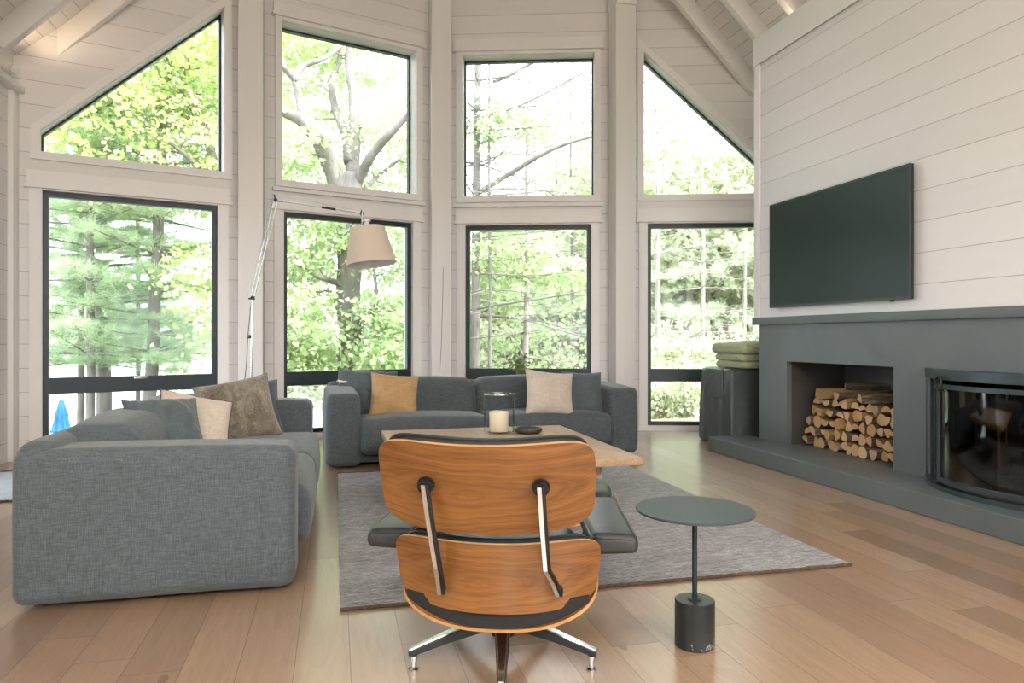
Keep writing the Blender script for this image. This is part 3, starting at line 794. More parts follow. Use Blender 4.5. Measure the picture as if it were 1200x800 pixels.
# folded throw over the back sofa's right rear corner
def throw_mesh(pts, w, mat, loc, rz, label, name='folded_throw'):
    P = curve_pts(pts, 6); vs = []; fs = []; n = 10
    for lay in (0, .02):
        b = len(vs)
        for k, p in enumerate(P):
            for j in range(n + 1):
                x = w * (j / n - .5); vs.append((x + .006 * noise.noise((k * .4, j, lay * 50)), p.y, p.z + lay + .004 * noise.noise((k * .5, j * .6, lay * 50 + 3))))
        for k in range(len(P) - 1):
            for j in range(n): q = b + k * (n + 1) + j; fs.append((q, q + 1, q + n + 2, q + n + 1))
    h = len(vs) // 2
    K = len(P)
    for k in range(K - 1):
        for j in (0, n): q = k * (n + 1) + j; fs.append((q, q + n + 1, q + n + 1 + h, q + h))
    for k in (0, K - 1):
        for j in range(n): q = k * (n + 1) + j; fs.append((q, q + 1, q + 1 + h, q + h))
    o = MB().add(vs, fs).build(name, mat, None, sharp=0); o.location = loc; o.rotation_euler = (0, 0, rz)
    return tag(o, label, 'throw')
throw_mesh([(0, -.10, .715), (0, .0, .725), (0, .12, .718), (0, .20, .69), (0, .235, .60), (0, .24, .45)], .30, M['throw'], (2.52, 7.27, 0), R(-18), 'cream throw folded over the right rear corner of the back sofa')
throw_mesh([(0, -.06, .705), (0, .02, .715), (0, .12, .708), (0, .2, .68), (0, .235, .60), (0, .24, .45)], .26, M['throw'], (.16, 7.17, 0), R(6), 'cream throw folded behind the dark cushion at the sofa left end')

# ------------------------------------------------------------------ coffee table and what stands on it
TZ = .40
ct = empty('coffee_table', (1.12, 4.99, 0), 0, 'large square pale oak coffee table in front of the back sofa', 'table')
MB().add(*bx(-.76, .74, -.855, .855, TZ - .045, TZ, .003)).build('tabletop', M['table'], ct)
for sx, sy in ((-.58, -.62), (.50, -.62), (-.58, .62), (.50, .62)):
    MB().add(*bx(sx - .04, sx + .04, sy - .04, sy + .04, .016, TZ - .0455, .004)).build('leg', M['table'], ct)
def on_table(u, v, z=TZ): r = ray(u, v); k = (z - CAMH) / r.z; return CAM + r * k
p = on_table(585, 507)
hv = empty('hurricane_vase', p, 0, 'clear glass hurricane vase around the candle on the coffee table', 'vase')
pr = [(.0, 0), (.118, 0), (.122, .004), (.122, .305), (.118, .305), (.118, .014), (0, .012)]
MB().add(*lathe(pr, 48)).build('glass_cylinder', M['vase'], hv, sharp=30)
MB().add(*lathe([(.1175, .300), (.1225, .300), (.1235, .305), (.1225, .310), (.1175, .310)], 48, True)).build('rim', M['vase_rim'], hv)
cp = p + Vector((-.003, .0, .0125))
cd_ = empty('pillar_candle', cp, 0, 'thick ivory pillar candle inside the glass vase', 'candle')
vs, fs = lathe([(0, 0), (.070, 0), (.074, .004), (.075, .15), (.072, .156), (.06, .152), (.03, .147), (0, .146)], 40)
vs = [(x, y, z + (.006 * noise.noise((x * 25, y * 25, 0)) if z > .14 else 0)) for x, y, z in vs]
MB().add(vs, fs).build('wax', M['candle'], cd_, sharp=0)
MB().add(*tube([(0, 0, .146), (.001, 0, .158), (.004, 0, .164)], .0016, 6)).build('wick', M['piping'], cd_)
p = on_table(619, 507)
bo = empty('stoneware_bowl', p, 0, 'low dark stoneware bowl beside the candle vase', 'bowl')
MB().add(*lathe([(0, 0), (.085, 0), (.105, .012), (.112, .03), (.108, .040), (.100, .040), (.094, .028), (.08, .014), (0, .012)], 40)).build('bowl', M['bowl'], bo, sharp=50)

# ------------------------------------------------------------------ lounge chair and ottoman
CHR = R(-19)
ch = empty('lounge_chair', (.585, 2.51, 0), CHR, 'moulded walnut plywood lounge chair with black leather seen from behind', 'chair')
def squircle(a, b, n):
    m = max(abs(a), abs(b))
    if m < 1e-9: return 0, 0
    L = (abs(a) ** n + abs(b) ** n) ** (1 / n); return a / L * m, b / L * m
def shell(W, H, curve, n=4.5, N=28, belly=0.0, wt=1.0):
    """curved plywood sheet in the x-z plane; sides curve toward +y. returns (x,y,z) grid function"""
    def P(a, b, off=0.0, sc=1.0):
        x, z = squircle(a, b, n)
        tw = 1 + (wt - 1) * (.5 - .5 * z)
        X = x * W / 2 * sc * tw; Z = z * H / 2 * sc
        y = curve * (abs(x) ** 2.2) + belly * (z * z)
        dy = curve * 2.2 * abs(x) ** 1.2 * (1 if x >= 0 else -1) / (W / 2)
        nn = Vector((-dy, 1, -belly * 2 * z / (H / 2))).normalized()
        return Vector((X, y, Z)) + nn * off
    return P
def sheet(P, t, N=28):
    vs = []; fs = []
    for o in (0, t):
        for j in range(N + 1):
            for i in range(N + 1): vs.append(tuple(P(-1 + 2 * i / N, -1 + 2 * j / N, o)))
    n = (N + 1) ** 2
    for j in range(N):
        for i in range(N):
            k = j * (N + 1) + i; fs.append((k, k + 1, k + N + 2, k + N + 1)); fs.append((n + k, n + k + N + 1, n + k + N + 2, n + k + 1))
    m = [0] * len(fs)
    rim = [i for i in range(N + 1)] + [(N + 1) * j + N for j in range(1, N + 1)] + [(N + 1) * N + i for i in range(N - 1, -1, -1)] + [(N + 1) * j for j in range(N - 1, 0, -1)]
    for q in range(len(rim)): a, b = rim[q], rim[(q + 1) % len(rim)]; fs.append((a, b, b + n, a + n)); m.append(1)
    return vs, fs, m
def pad(P, t0, t1, sc=.96, N=24, seed=0, tuft=None):
    vs = []; fs = []; idx = {}
    for s in (0, 1):
        for j in range(N + 1):
            for i in range(N + 1):
                a, b = -1 + 2 * i / N, -1 + 2 * j / N; e = i in (0, N) or j in (0, N)
                key = (i, j, 2 if e else s)
                if key in idx: continue
                prof = ((1 - a ** 6) * (1 - b ** 6)) ** .5
                off = t0 if s == 0 else t0 + (t1 - t0) * (.35 + .65 * prof)
                if e: off = t0 + (t1 - t0) * .35
                p = P(a, b, off, sc)
                if s == 1 and not e:
                    p += Vector((0, .004 * noise.noise((p.x * 14, p.z * 14, seed)), 0))
                    if tuft is not None: p += Vector((0, -.016 * math.exp(-((b - tuft) / .06) ** 2), 0))
                idx[key] = len(vs); vs.append(tuple(p))
    def g(i, j, s): return idx[(i, j, 2 if (i in (0, N) or j in (0, N)) else s)]
    for s in (0, 1):
        for j in range(N):
            for i in range(N):
                q = (g(i, j, s), g(i + 1, j, s), g(i + 1, j + 1, s), g(i, j + 1, s)); fs.append(q if s == 0 else tuple(reversed(q)))
    rim = [g(i, 0, 1) for i in range(N)] + [g(N, j, 1) for j in range(N)] + [g(i, N, 1) for i in range(N, 0, -1)] + [g(0, j, 1) for j in range(N, 0, -1)]
    return vs, fs, [vs[i] for i in rim]
def shell_part(name, parent, P, Mx, t=.011):
    vs, fs, m = sheet(P, t); b = MB(); b.v = [tuple(v) for v in vs]; b.f = fs; b.m = m
    o = b.build(name, [M['walnut'], M['ply_edge']], parent, sharp=50); o.matrix_local = Mx; return o
def pad_part(name, parent, P, Mx, t0, t1, sc=.965, seed=0, tuft=None, welt=True):
    vs, fs, rim = pad(P, t0, t1, sc, seed=seed, tuft=tuft)
    o = MB().add(vs, fs).build(name, M['leather'], parent, sharp=0); o.matrix_local = Mx
    if welt: MB().add(*tube(rim, .006, 6, closed=True)).build('welt', M['leather'], o)
    return o
# lower (lumbar) and upper (head) shells
PU = shell(.685, .325, .075, 5.5); PL_ = shell(.70, .240, .105, 5.5, wt=.93)
MU = T(-.02, -.375, .673) @ RX(R(23)); ML = T(.0, -.285, .374) @ RX(R(10))
shell_part('upper_back_shell', ch, PU, MU); shell_part('lower_back_shell', ch, PL_, ML)
pad_part('headrest_cushion', ch, PU, MU, .012, .10, .985, 1); pad_part('back_cushion', ch, PL_, ML, .012, .095, .97, 2)
# seat shell: a sheet lying down, built in x-z then tipped flat
PS = shell(.68, .58, .085, 4.2)
MS = T(0, .045, .255) @ RX(R(8)) @ RX(R(-90)) @ Matrix.Scale(-1, 4, (0, 1, 0)) @ Matrix.Identity(4)
MS = T(0, .045, .232) @ RX(R(9)) @ Matrix(((1, 0, 0, 0), (0, 0, 1, 0), (0, 1, 0, 0), (0, 0, 0, 1)))
shell_part('seat_shell', ch, PS, MS); pad_part('seat_cushion', ch, PS, MS, .012, .15, .93, 3)
# black fabric strip closing the gap below the lumbar shell
gap = MB()
vs = []; fs = []
for i in range(25):
    x = -1 + 2 * i / 24; X = x * .305; y = -.237 + .055 * abs(x) ** 3
    zb = .186 + .066 * abs(x) ** 2.3; vs += [(X, y - .002, zb + .012), (X, y - .008, .30), (X, y + .02, .30), (X, y + .02, zb + .012)]
for i in range(24):
    for k in range(4): fs.append((i * 4 + k, i * 4 + (k + 1) % 4, i * 4 + 4 + (k + 1) % 4, i * 4 + 4 + k))
fs += [(0, 1, 2, 3), (99, 98, 97, 96)]
gap.add(vs, fs).build('seat_back_panel', M['leather_back'], ch, sharp=50)
# arm pads
for sx in (-1, 1):
    v, f = rbox(.165, .44, .07, .026, 4, (3, 6, 1))
    def ap(p, sx=sx):
        q = Vector(p); q.x += sx * (.020 - .06 * ((q.y + .22) / .44 - .5)) ; q.z += .006 * (1 - (q.x / .09) ** 2) * (1 if p[2] > 0 else 0)
        return tuple(q)
    o = MB().add([ap(p) for p in v], f).build('armrest', M['leather'], ch, sharp=0); o.matrix_local = T(sx * .345, .12, .455) @ RX(R(5)) @ RY(R(sx * -3))
    rim = []
    for k in range(40):
        a = 2 * math.pi * k / 40; c_, s_ = squircle(max(-1, min(1, 1.45 * math.cos(a))), max(-1, min(1, 1.45 * math.sin(a))), 9)
        rim.append(ap((c_ * .079, s_ * .217, .022)))
    MB().add(*tube(rim, .005, 6, closed=True)).build('welt', M['leather'], o)
    # bracket under the arm pad
    MB().add(*bx(sx * .29 - .006, sx * .29 + .006, -.05, .12, .25, .43, .004)).build('arm_bracket', M['black_metal'], ch)
# braces behind the shells
bolt_u = [(-.175, .02), (.17, .02)]
for (x, z) in bolt_u:
    pu = MU @ PU(x / .3325, z / .1625, -.004); n_u = (MU.to_3x3() @ Vector((0, -1, 0)))
    pl = ML @ PL_((x + .018) / .3, -.36, -.004); n_l = (ML.to_3x3() @ Vector((0, -1, 0)))
    top_ = pu + n_u * .030; bot = pl + n_l * .022; knee = ML @ PL_(x / .32, .55, -.004) + n_l * .06
    knee = Vector((x + .002, knee.y, knee.z))
    b = MB()
    path = [top_ + Vector((0, 0, .012)), top_ * .6 + knee * .4, knee, knee * .45 + bot * .55, bot - Vector((0, 0, .012))]
    vs = []; fs = []
    for i, q in enumerate(path):
        w_ = .0125; d_ = .011 + .010 * (i in (2, 3))
        vs += [(q.x - w_, q.y - .006, q.z), (q.x + w_, q.y - .006, q.z), (q.x + w_, q.y + d_, q.z), (q.x - w_, q.y + d_, q.z)]
    for i in range(len(path) - 1):
        for k in range(4): fs.append((i * 4 + k, i * 4 + (k + 1) % 4, i * 4 + 4 + (k + 1) % 4, i * 4 + 4 + k))
    n4 = (len(path) - 1) * 4; fs += [(3, 2, 1, 0), (n4, n4 + 1, n4 + 2, n4 + 3)]
    br = b.add(vs, fs).build('back_brace', M['black_metal'], ch, smooth=False)
    bvm = br.modifiers.new('edge', 'BEVEL'); bvm.width = .003; bvm.segments = 2
    e = MB(); e2 = []
    for q in path: e2 += [(q.x - .011, q.y - .0075, q.z), (q.x + .002, q.y - .0075, q.z), (q.x + .002, q.y - .0055, q.z), (q.x - .011, q.y - .0055, q.z)]
    e.add(e2, fs).build('polished_face', M['chrome'], br, smooth=False)['label'] = 'polished metal face'
    mt = MB().add(*tube([pu - n_u * .002, pu + n_u * .026], .0235, 20)).add(*tube([pu + n_u * .004, pu + n_u * .012], .027, 20)); mt.build('rubber_mount', M['black_metal'], br, sharp=30)
    MB().add(*tube([pl - n_l * .002, pl + n_l * .020], .012, 14)).build('bolt', M['black_metal'], br)
# swivel base
sb = MB().add(*lathe([(0, .085), (.042, .085), (.046, .10), (.042, .135), (.03, .15), (.028, .235), (.07, .25), (.07, .262), (0, .262)], 28)).build('swivel_post', M['black_metal'], ch, sharp=30)
base_rot = R(-14) - CHR
for k in range(5):
    a = -math.pi / 2 + base_rot + 2 * math.pi * k / 5; L0 = .335
    path = [(.03, .128, .030, .036), (.10, .122, .026, .034), (.20, .100, .021, .030), (.30, .072, .016, .025), (L0 + .005, .060, .013, .022)]
    vs = []; fs = []
    for r_, z_, w_, h_ in path: vs += [(r_, -w_, z_ - h_ / 2), (r_, w_, z_ - h_ / 2), (r_, w_ * .8, z_ + h_ / 2), (r_, -w_ * .8, z_ + h_ / 2)]
    for i in range(4):
        for q in range(4): fs.append((i * 4 + q, i * 4 + (q + 1) % 4, i * 4 + 4 + (q + 1) % 4, i * 4 + 4 + q))
    fs += [(3, 2, 1, 0), (16, 17, 18, 19)]
    lg = MB().add(vs, fs, RZ(a)).build('base_leg', M['black_metal'], ch, smooth=False)
    bvm = lg.modifiers.new('edge', 'BEVEL'); bvm.width = .004; bvm.segments = 2
    tp = []
    for r_, z_, w_, h_ in path: tp += [(r_, -w_ * .72, z_ + h_ / 2 + .0), (r_, w_ * .72, z_ + h_ / 2), (r_, w_ * .62, z_ + h_ / 2 + .004), (r_, -w_ * .62, z_ + h_ / 2 + .004)]
    MB().add(tp, fs, RZ(a)).build('polished_top', M['chrome'], lg, smooth=False)['label'] = 'polished aluminium top'
    ft = MB().add(*lathe([(0, .0), (.017, .0), (.018, .006), (.009, .012), (.009, .034), (.013, .036), (.013, .052), (0, .052)], 18), M=RZ(a) @ T(L0 - .012, 0, 0)); ft.build('glide', M['chrome'], lg, sharp=30)

ot = empty('ottoman', (1.035, 3.375, 0), CHR, 'black leather ottoman on the rug in front of the lounge chair', 'ottoman')
PO = shell(.64, .53, .07, 4.2)
MO = T(0, 0, .285) @ Matrix(((1, 0, 0, 0), (0, 0, 1, 0), (0, 1, 0, 0), (0, 0, 0, 1)))
shell_part('ottoman_shell', ot, PO, MO); pad_part('ottoman_cushion', ot, PO, MO, .012, .125, .98, 5)
MB().add(*lathe([(0, .06), (.036, .06), (.04, .08), (.03, .12), (.028, .27), (.06, .28), (.06, .29), (0, .29)], 24)).build('pedestal', M['black_metal'], ot, sharp=30)
for k in range(4):
    a = math.pi / 4 + math.pi / 2 * k; path = [(.03, .105, .026, .032), (.14, .09, .02, .028), (.26, .066, .014, .022)]
    vs = []; fs = []
    for r_, z_, w_, h_ in path: vs += [(r_, -w_, z_ - h_ / 2), (r_, w_, z_ - h_ / 2), (r_, w_ * .8, z_ + h_ / 2), (r_, -w_ * .8, z_ + h_ / 2)]
    for i in range(2):
        for q in range(4): fs.append((i * 4 + q, i * 4 + (q + 1) % 4, i * 4 + 4 + (q + 1) % 4, i * 4 + 4 + q))
    fs += [(3, 2, 1, 0), (8, 9, 10, 11)]
    lg = MB().add(vs, fs, RZ(a)).build('base_leg', M['black_metal'], ot, smooth=False)
    MB().add(*lathe([(0, .015), (.017, .015), (.018, .02), (.009, .024), (.009, .06), (0, .06)], 16), M=RZ(a) @ T(.25, 0, 0)).build('glide', M['chrome'], lg, sharp=30)

# ------------------------------------------------------------------ side table
st = empty('side_table', (1.305, 2.44, 0), 0, 'round dark side table on a black marble cylinder', 'table')
MB().add(*lathe([(0, .0), (.071, .0), (.0735, .003), (.0735, .168), (.071, .171), (0, .171)], 48)).build('marble_base', M['marble'], st, sharp=30)
MB().add(*lathe([(0, .171), (.026, .171), (.026, .175), (.0095, .177), (.0095, .492), (.04, .494), (.04, .4985), (0, .4985)], 32)).build('pole', M['steel_black'], st, sharp=30)
MB().add(*lathe([(0, .499), (.214, .499), (.2175, .501), (.2185, .507), (.2165, .509), (0, .509)], 72)).build('tabletop', M['side_top'], st, sharp=30)

# ------------------------------------------------------------------ floor lamp
lp = Vector((-.73, 6.67, 0))
la = empty('floor_lamp', lp, 0, 'tall arching aluminium floor lamp with a parchment shade', 'lamp')
MB().add(*lathe([(0, 0), (.16, 0), (.165, .006), (.16, .014), (.02, .018), (.012, .03), (0, .03)], 40)).build('base', M['chrome'], la, sharp=30)
def rel(u, v, d): return at(u, v, d) - lp
j1 = rel(296, 349, 6.3); j2 = rel(323, 234.5, 6.3); je = rel(424, 250, 6.22); jc = rel(385, 243, 6.25)
MB().add(*tube([(0, 0, .02), j1], .0085, 12)).build('pole', M['chrome'], la)
arm1 = MB()
off = Vector((.014, 0, .0))
arm1.add(*tube([j1 + off, j2 + off], .0055, 8)).add(*tube([j1 - off, j2 - off], .0042, 8)); arm1.build('lower_arm', M['chrome'], la)
arm2 = MB().add(*tube([j2, je], .006, 8)); arm2.build('upper_arm', M['chrome'], la)
MB().add(*tube([j2 * .46 + je * .54, j2 * .30 + je * .70], .0105, 10)).build('arm_sleeve', M['steel_black'], la)
for q, ex in ((j1, [j1 + Vector((-.035, 0, -.005)), j1 + Vector((.02, 0, -.01))]), (j2, [j2 + Vector((-.012, 0, .05)), j2, j2 + Vector((.06, 0, -.012))]), (je, [je + Vector((0, 0, .03)), je - Vector((0, 0, .03))])):
    MB().add(*tube([q - Vector((0, .022, 0)), q + Vector((0, .022, 0))], .017, 14)).add(*tube(ex, .007, 8)).build('joint', M['black_metal'], la, sharp=30)
MB().add(*tube([j1 + Vector((-.05, .01, .0)), j2 + Vector((-.012, .01, .04))], .0012, 5)).add(*tube([j2 + Vector((0, 0, .045)), je + Vector((0, 0, .02))], .0012, 5)).build('tension_wire', M['chrome'], la)
sc_ = rel(433, 289, 6.2); axis = Vector((.12, 0, 1)).normalized()
hk = rel(430, 236, 6.2)
MB().add(*tube(curve_pts([hk + Vector((.0, 0, .0)), rel(425, 246, 6.2), rel(424, 262, 6.2)], 6), .005, 8)).build('shade_hook', M['white_plastic'], la)
Msh = Matrix.Translation(sc_) @ RY(R(-6)) @ RX(R(-4))
MB().add(*lathe([(.145, .165), (.215, -.155), (.2165, -.155), (.147, .165)], 56, True), M=Msh).build('lamp_shade', M['shade'], la, sharp=40)
MB().add(*lathe([(.1435, .163), (.2135, -.154), (.2145, -.154), (.1445, .163)], 56, True), M=Msh).build('shade_lining', M['white_plastic'], la, sharp=40)
MB().add(*lathe([(0, .10), (.022, .10), (.022, .215), (.034, .22), (.034, .235), (0, .235)], 20), M=Msh).build('lamp_holder', M['white_plastic'], la, sharp=30)
sp_ = MB()
for k in range(3):
    a = 2 * math.pi * k / 3 + .4; sp_.add(*tube([Msh @ Vector((.02, 0, .16)) if False else Msh @ Vector((.02 * math.cos(a), .02 * math.sin(a), .158)), Msh @ Vector((.146 * math.cos(a), .146 * math.sin(a), .160))], .002, 6))
sp_.build('shade_ring', M['white_plastic'], la)
MB().add(*lathe([(0, -.03), (.018, -.025), (.03, .0), (.028, .03), (.014, .06), (.013, .10), (0, .10)], 20), M=Msh).build('bulb', M['white_plastic'], la, sharp=0)
cdp = [j1 + Vector((-.012, .02, -.02)), Vector((-.02, .03, 1.15)), Vector((-.03, .04, .95)), Vector((-.06, .04, .60)), Vector((-.05, .05, .25)), Vector((-.12, .06, .02)), Vector((-.35, .15, .006))]
MB().add(*tube(curve_pts(cdp, 8), .0035, 6)).build('cord', M['black_metal'], la)
MB().add(*tube([(0, 0, 1.14), (0, .0, 1.17)], .014, 10)).build('cord_clip', M['black_metal'], la)
MB().add(*tube(curve_pts([rel(424, 258, 6.2), rel(413, 262, 6.2), rel(411, 270, 6.2), rel(418, 272, 6.2), rel(424, 268, 6.2)], 6), .003, 6)).build('shade_cord', M['black_metal'], la)

# ------------------------------------------------------------------ planter behind the sofa
pp = Vector((2.04, 7.80, 0))
pt = empty('potted_plant', pp, 0, 'bushy little green plant in a tall dark planter behind the sofa', 'plant')
MB().add(*lathe([(0, 0), (.13, 0), (.135, .01), (.095, .725), (.09, .73), (.082, .725), (.085, .68), (0, .68)], 32)).build('planter', M['pot'], pt, sharp=40)
MB().add(*lathe([(0, .66), (.085, .681), (.06, .692), (0, .696)], 20)).build('soil', M['soil'], pt)
stems = MB(); lv = MB(); rs = random.Random(4)
for k in range(26):
    a = rs.uniform(0, 2 * math.pi); ln = rs.uniform(.12, .29); sp0 = rs.uniform(.03, .17) * (1 if rs.random() < .8 else 1.3)
    tipv = Vector((math.cos(a) * sp0, math.sin(a) * sp0 * .7, .69 + ln)); b0 = Vector((math.cos(a) * .03, math.sin(a) * .03, .685)); md = (b0 + tipv) / 2 + Vector((math.cos(a) * -.01, 0, .02))
    P = curve_pts([b0, md, tipv], 5); stems.add(*tube(P, [.003 - .002 * i / len(P) for i in range(len(P))], 5))
    for q in range(10):
        c_ = P[min(len(P) - 1, 2 + q)] if q < len(P) - 2 else tipv
        ax = Vector((rs.uniform(-1, 1), rs.uniform(-1, 1), rs.uniform(-.1, 1))).normalized(); sd = ax.cross(Vector((rs.uniform(-1, 1), rs.uniform(-1, 1), .3))).normalized(); l_ = rs.uniform(.028, .055)
        up_ = ax.cross(sd) * l_ * .12
        lv.add([c_, c_ + ax * l_ * .5 + sd * l_ * .30 + up_, c_ + ax * l_, c_ + ax * l_ * .5 - sd * l_ * .30 + up_], [(0, 1, 2), (0, 2, 3)])
stems.build('stem', M['plant_leaf'], pt); lv.build('foliage', M['plant_leaf'], pt, smooth=False)

# ------------------------------------------------------------------ covered grill and pads
gc = empty('grill_cover', (4.335, 7.0, 0), R(-3), 'black vinyl covered grill standing in the corner by the fireplace', 'grill cover')
v, f = rbox(.72, .70, .815, .05, 4, (16, 16, 18))
def tarp(p):
    q = Vector(p); t = (q.z + .4075) / .815
    s_ = 1 - .035 * (t > .5) * (t - .5) * 2 + .03 * (1 - t)
    q.x *= s_; q.y *= s_
    fold = noise.noise((q.x * 7 + 3, q.y * 7, q.z * 1.5)) * .026 + noise.noise((q.x * 16, q.y * 16, q.z * 3 + 7)) * .010
    rad = Vector((q.x, q.y, 0)); 
    if rad.length > .2: q += rad.normalized() * fold * (1.25 - .7 * t)
    ridge = math.exp(-((q.y + .24) / .05) ** 2) if q.x < -.25 else 0
    q.x -= ridge * .02
    q.z += .012 * noise.noise((q.x * 5, q.y * 5, 2)) if t > .9 else 0
    if t < .12: q.z += .012 * noise.noise((q.x * 9, q.y * 9, 5))
    q.z = max(q.z, -.406)
    return tuple(q)
MB().add([tarp(p) for p in v], f, T(0, 0, .4085)).build('cover', M['tarp'], gc, sharp=0)
v, f = rbox(.012, .40, .30, .005, 2, (1, 8, 6))
fl = MB().add([(p[0] + .008 * noise.noise((p[1] * 9, p[2] * 9, 1)), p[1], p[2]) for p in v], f).build('flap', M['tarp'], gc, sharp=0); fl.matrix_local = T(-.368, -.02, .66) @ RY(R(3))
MB().add(*tube(curve_pts([(-.35, -.20, .81), (-.375, -.235, .70), (-.372, -.23, .4), (-.38, -.235, .06)], 6), .006, 6)).build('seam', M['tarp'], gc)
zz = .822
for i, (hh, w_, d_, dx, dy, rz_, lb) in enumerate(((.075, .62, .56, -.02, .0, 2, 'bottom'), (.075, .62, .56, -.03, .0, -1, 'middle'), (.11, .70, .62, -.02, .0, 3, 'puffy top'))):
    v, f = rbox(w_, d_, hh, hh * .42, 5, (8, 8, 1))
    def pf(p, w_=w_, d_=d_, hh=hh, i=i):
        q = Vector(p); k = (1 - (2 * q.x / w_) ** 2) * (1 - (2 * q.y / d_) ** 2)
        if q.z > 0 and i == 2: q.z += .035 * k
        q.z += .004 * noise.noise((q.x * 8, q.y * 8, i)) ; return tuple(q)
    o = MB().add([pf(p) for p in v], f).build('seat_pad', M['green_pad'], None, sharp=0); o.location = (4.44 + dx, 6.93 + dy, zz + hh / 2); o.rotation_euler = (0, 0, R(rz_))
    tag(o, 'sage green outdoor pad, the %s one stacked on the grill cover' % lb, 'cushion')
    ed = MB(); rim = []
    for k in range(48):
        a = 2 * math.pi * k / 48; c_, s_ = squircle(max(-1, min(1, 1.45 * math.cos(a))), max(-1, min(1, 1.45 * math.sin(a))), 8); rim.append((c_ * (w_ / 2 + .001), s_ * (d_ / 2 + .001), hh * .1))
    ed.add(*tube(rim, .0045, 6, closed=True)).build('piping', M['green_pad'], o)
    zz += hh + .001

# ------------------------------------------------------------------ firewood
rl = random.Random(21)
def log_mesh(kind, r, L, seed):
    rr = random.Random(seed); n = 12; poly = []
    if kind == 'round':
        poly = [(r * (1 + .06 * math.sin(3 * a + seed)) * math.cos(a), r * (1 + .06 * math.sin(2 * a + seed)) * math.sin(a), 1) for a in [2 * math.pi * k / 14 for k in range(14)]]
    elif kind == 'half':
        R_ = r * 1.25; poly = [(R_ * math.cos(a), R_ * math.sin(a) - r * .45, 1) for a in [math.pi * k / 9 for k in range(10)]] + [(-R_ * .4, -r * .5, 0), (R_ * .35, -r * .42, 0)]
    else:
        R_ = r * 1.75; sp = R(rr.uniform(64, 92)); a0 = math.pi / 2 - sp / 2 + rr.uniform(-.1, .1); tip = -r * .85
        arc = [(R_ * math.cos(a0 + sp * k / 5), R_ * math.sin(a0 + sp * k / 5) + tip, 1) for k in range(6)]
        poly = arc + [(arc[-1][0] * .66, (arc[-1][1] + tip) * .5, 0), (-r * .26, tip, 0), (r * .30, tip + r * .05, 0), (arc[0][0] * .66, (arc[0][1] + tip) * .5, 0)]
    mx_ = max(math.hypot(a, b) for a, b, _ in poly); poly = [(a * r * 1.13 / mx_, b * r * 1.13 / mx_, q) for a, b, q in poly]
    m = len(poly); vs = []; fs = []; mi = []; S = 6
    for k in range(S + 1):
        t = k / S; x = L * (t - .5); cxx = r * .10 * math.sin(3 * t + seed); sc = 1 + .06 * math.sin(5 * t + seed * 2)
        for q, (a, b, _) in enumerate(poly):
            j = 1 + .07 * noise.noise((q * 1.7, k * .9, seed)); vs.append((x, a * sc * j + cxx, b * sc * j))
    for k in range(S):
        for q in range(m):
            fs.append((k * m + q, k * m + (q + 1) % m, (k + 1) * m + (q + 1) % m, (k + 1) * m + q)); mi.append(2 if poly[q][2] and poly[(q + 1) % m][2] else 1)
    fs.append(tuple(range(m - 1, -1, -1))); mi.append(0); fs.append(tuple(S * m + q for q in range(m))); mi.append(0)
    b = MB(); b.v = vs; b.f = fs; b.m = mi; return b
ORD = ['first', 'second', 'third', 'fourth', 'fifth', 'sixth', 'seventh', 'eighth', 'ninth', 'tenth', 'eleventh', 'twelfth', 'thirteenth', 'fourteenth']
ROW = ['bottom row', 'second row up', 'third row up', 'fourth row up', 'fifth row up']
WORD = {'round': 'round log with bark', 'half': 'half split log', 'wedge': 'wedge shaped split log'}
zrow = HZ
GRP = 'firewood stacked in the fireplace niche'
for row in range(5):
    y = NY1 - .035 - (.012 * row); k = 0; hmax = 0
    rad = [.049, .049, .048, .047, .045][row]
    while True:
        r = rad * rl.uniform(.88, 1.14); kind = rl.choice(['wedge', 'wedge', 'half', 'round', 'wedge', 'half'])
        if y - 2 * r < NY0 + .012: break
        L = rl.uniform(.34, .40); seed = row * 31 + k
        o = log_mesh(kind, r, L, seed).build('firewood_log', [M['log_end'], M['log_side'], M['bark_log']], None, sharp=35)
        front = SX + .155 + rl.uniform(-.025, .03) + .012 * row
        ang = rl.uniform(0, 2 * math.pi) if kind != 'half' else rl.choice([0, math.pi]) + rl.uniform(-.5, .5)
        z = zrow + rad + rl.uniform(-.004, .004)
        o.location = (front + L / 2, y - r, z); o.rotation_euler = (ang, R(rl.uniform(-2, 2)), R(rl.uniform(-5, 5)))
        tag(o, '%s, %s from left, %s of the firewood stack' % (WORD[kind], ORD[k], ROW[row]), 'firewood', GRP)
        y -= 2 * r * .97; k += 1
    zrow += rad * 1.92
tops = [('wedge', .058, .46, 5.60, .0, -22, .045, 'long pale split log on top of the firewood stack at its left'), ('half', .060, .48, 5.36, .02, -16, .050, 'thick split log on top of the firewood stack in its middle'),
        ('half', .062, .50, 5.03, .01, -24, .045, 'grey bark log on top of the firewood stack at its right'), ('half', .045, .40, 5.46, .16, -34, .115, 'thin split log perched highest on the firewood stack'),
        ('wedge', .045, .32, 5.77, .03, -8, .02, 'short split log at the far left top of the firewood stack')]
for i, (kind, r, L, y, dx, yaw, dz, lb) in enumerate(tops):
    mats = [M['log_end'], M['log_side'], M['bark_log']]
    if i == 2: mats = [M['log_end'], M['bark_log'], M['bark_log']]
    o = log_mesh(kind, r, L, 400 + i).build('firewood_log', mats, None, sharp=35)
    o.location = (SX + .36 + dx, y, zrow + dz); o.rotation_euler = (R((200, 180, 10, 190, 30)[i]), R(-2), R(yaw)); tag(o, lb, 'firewood', GRP)
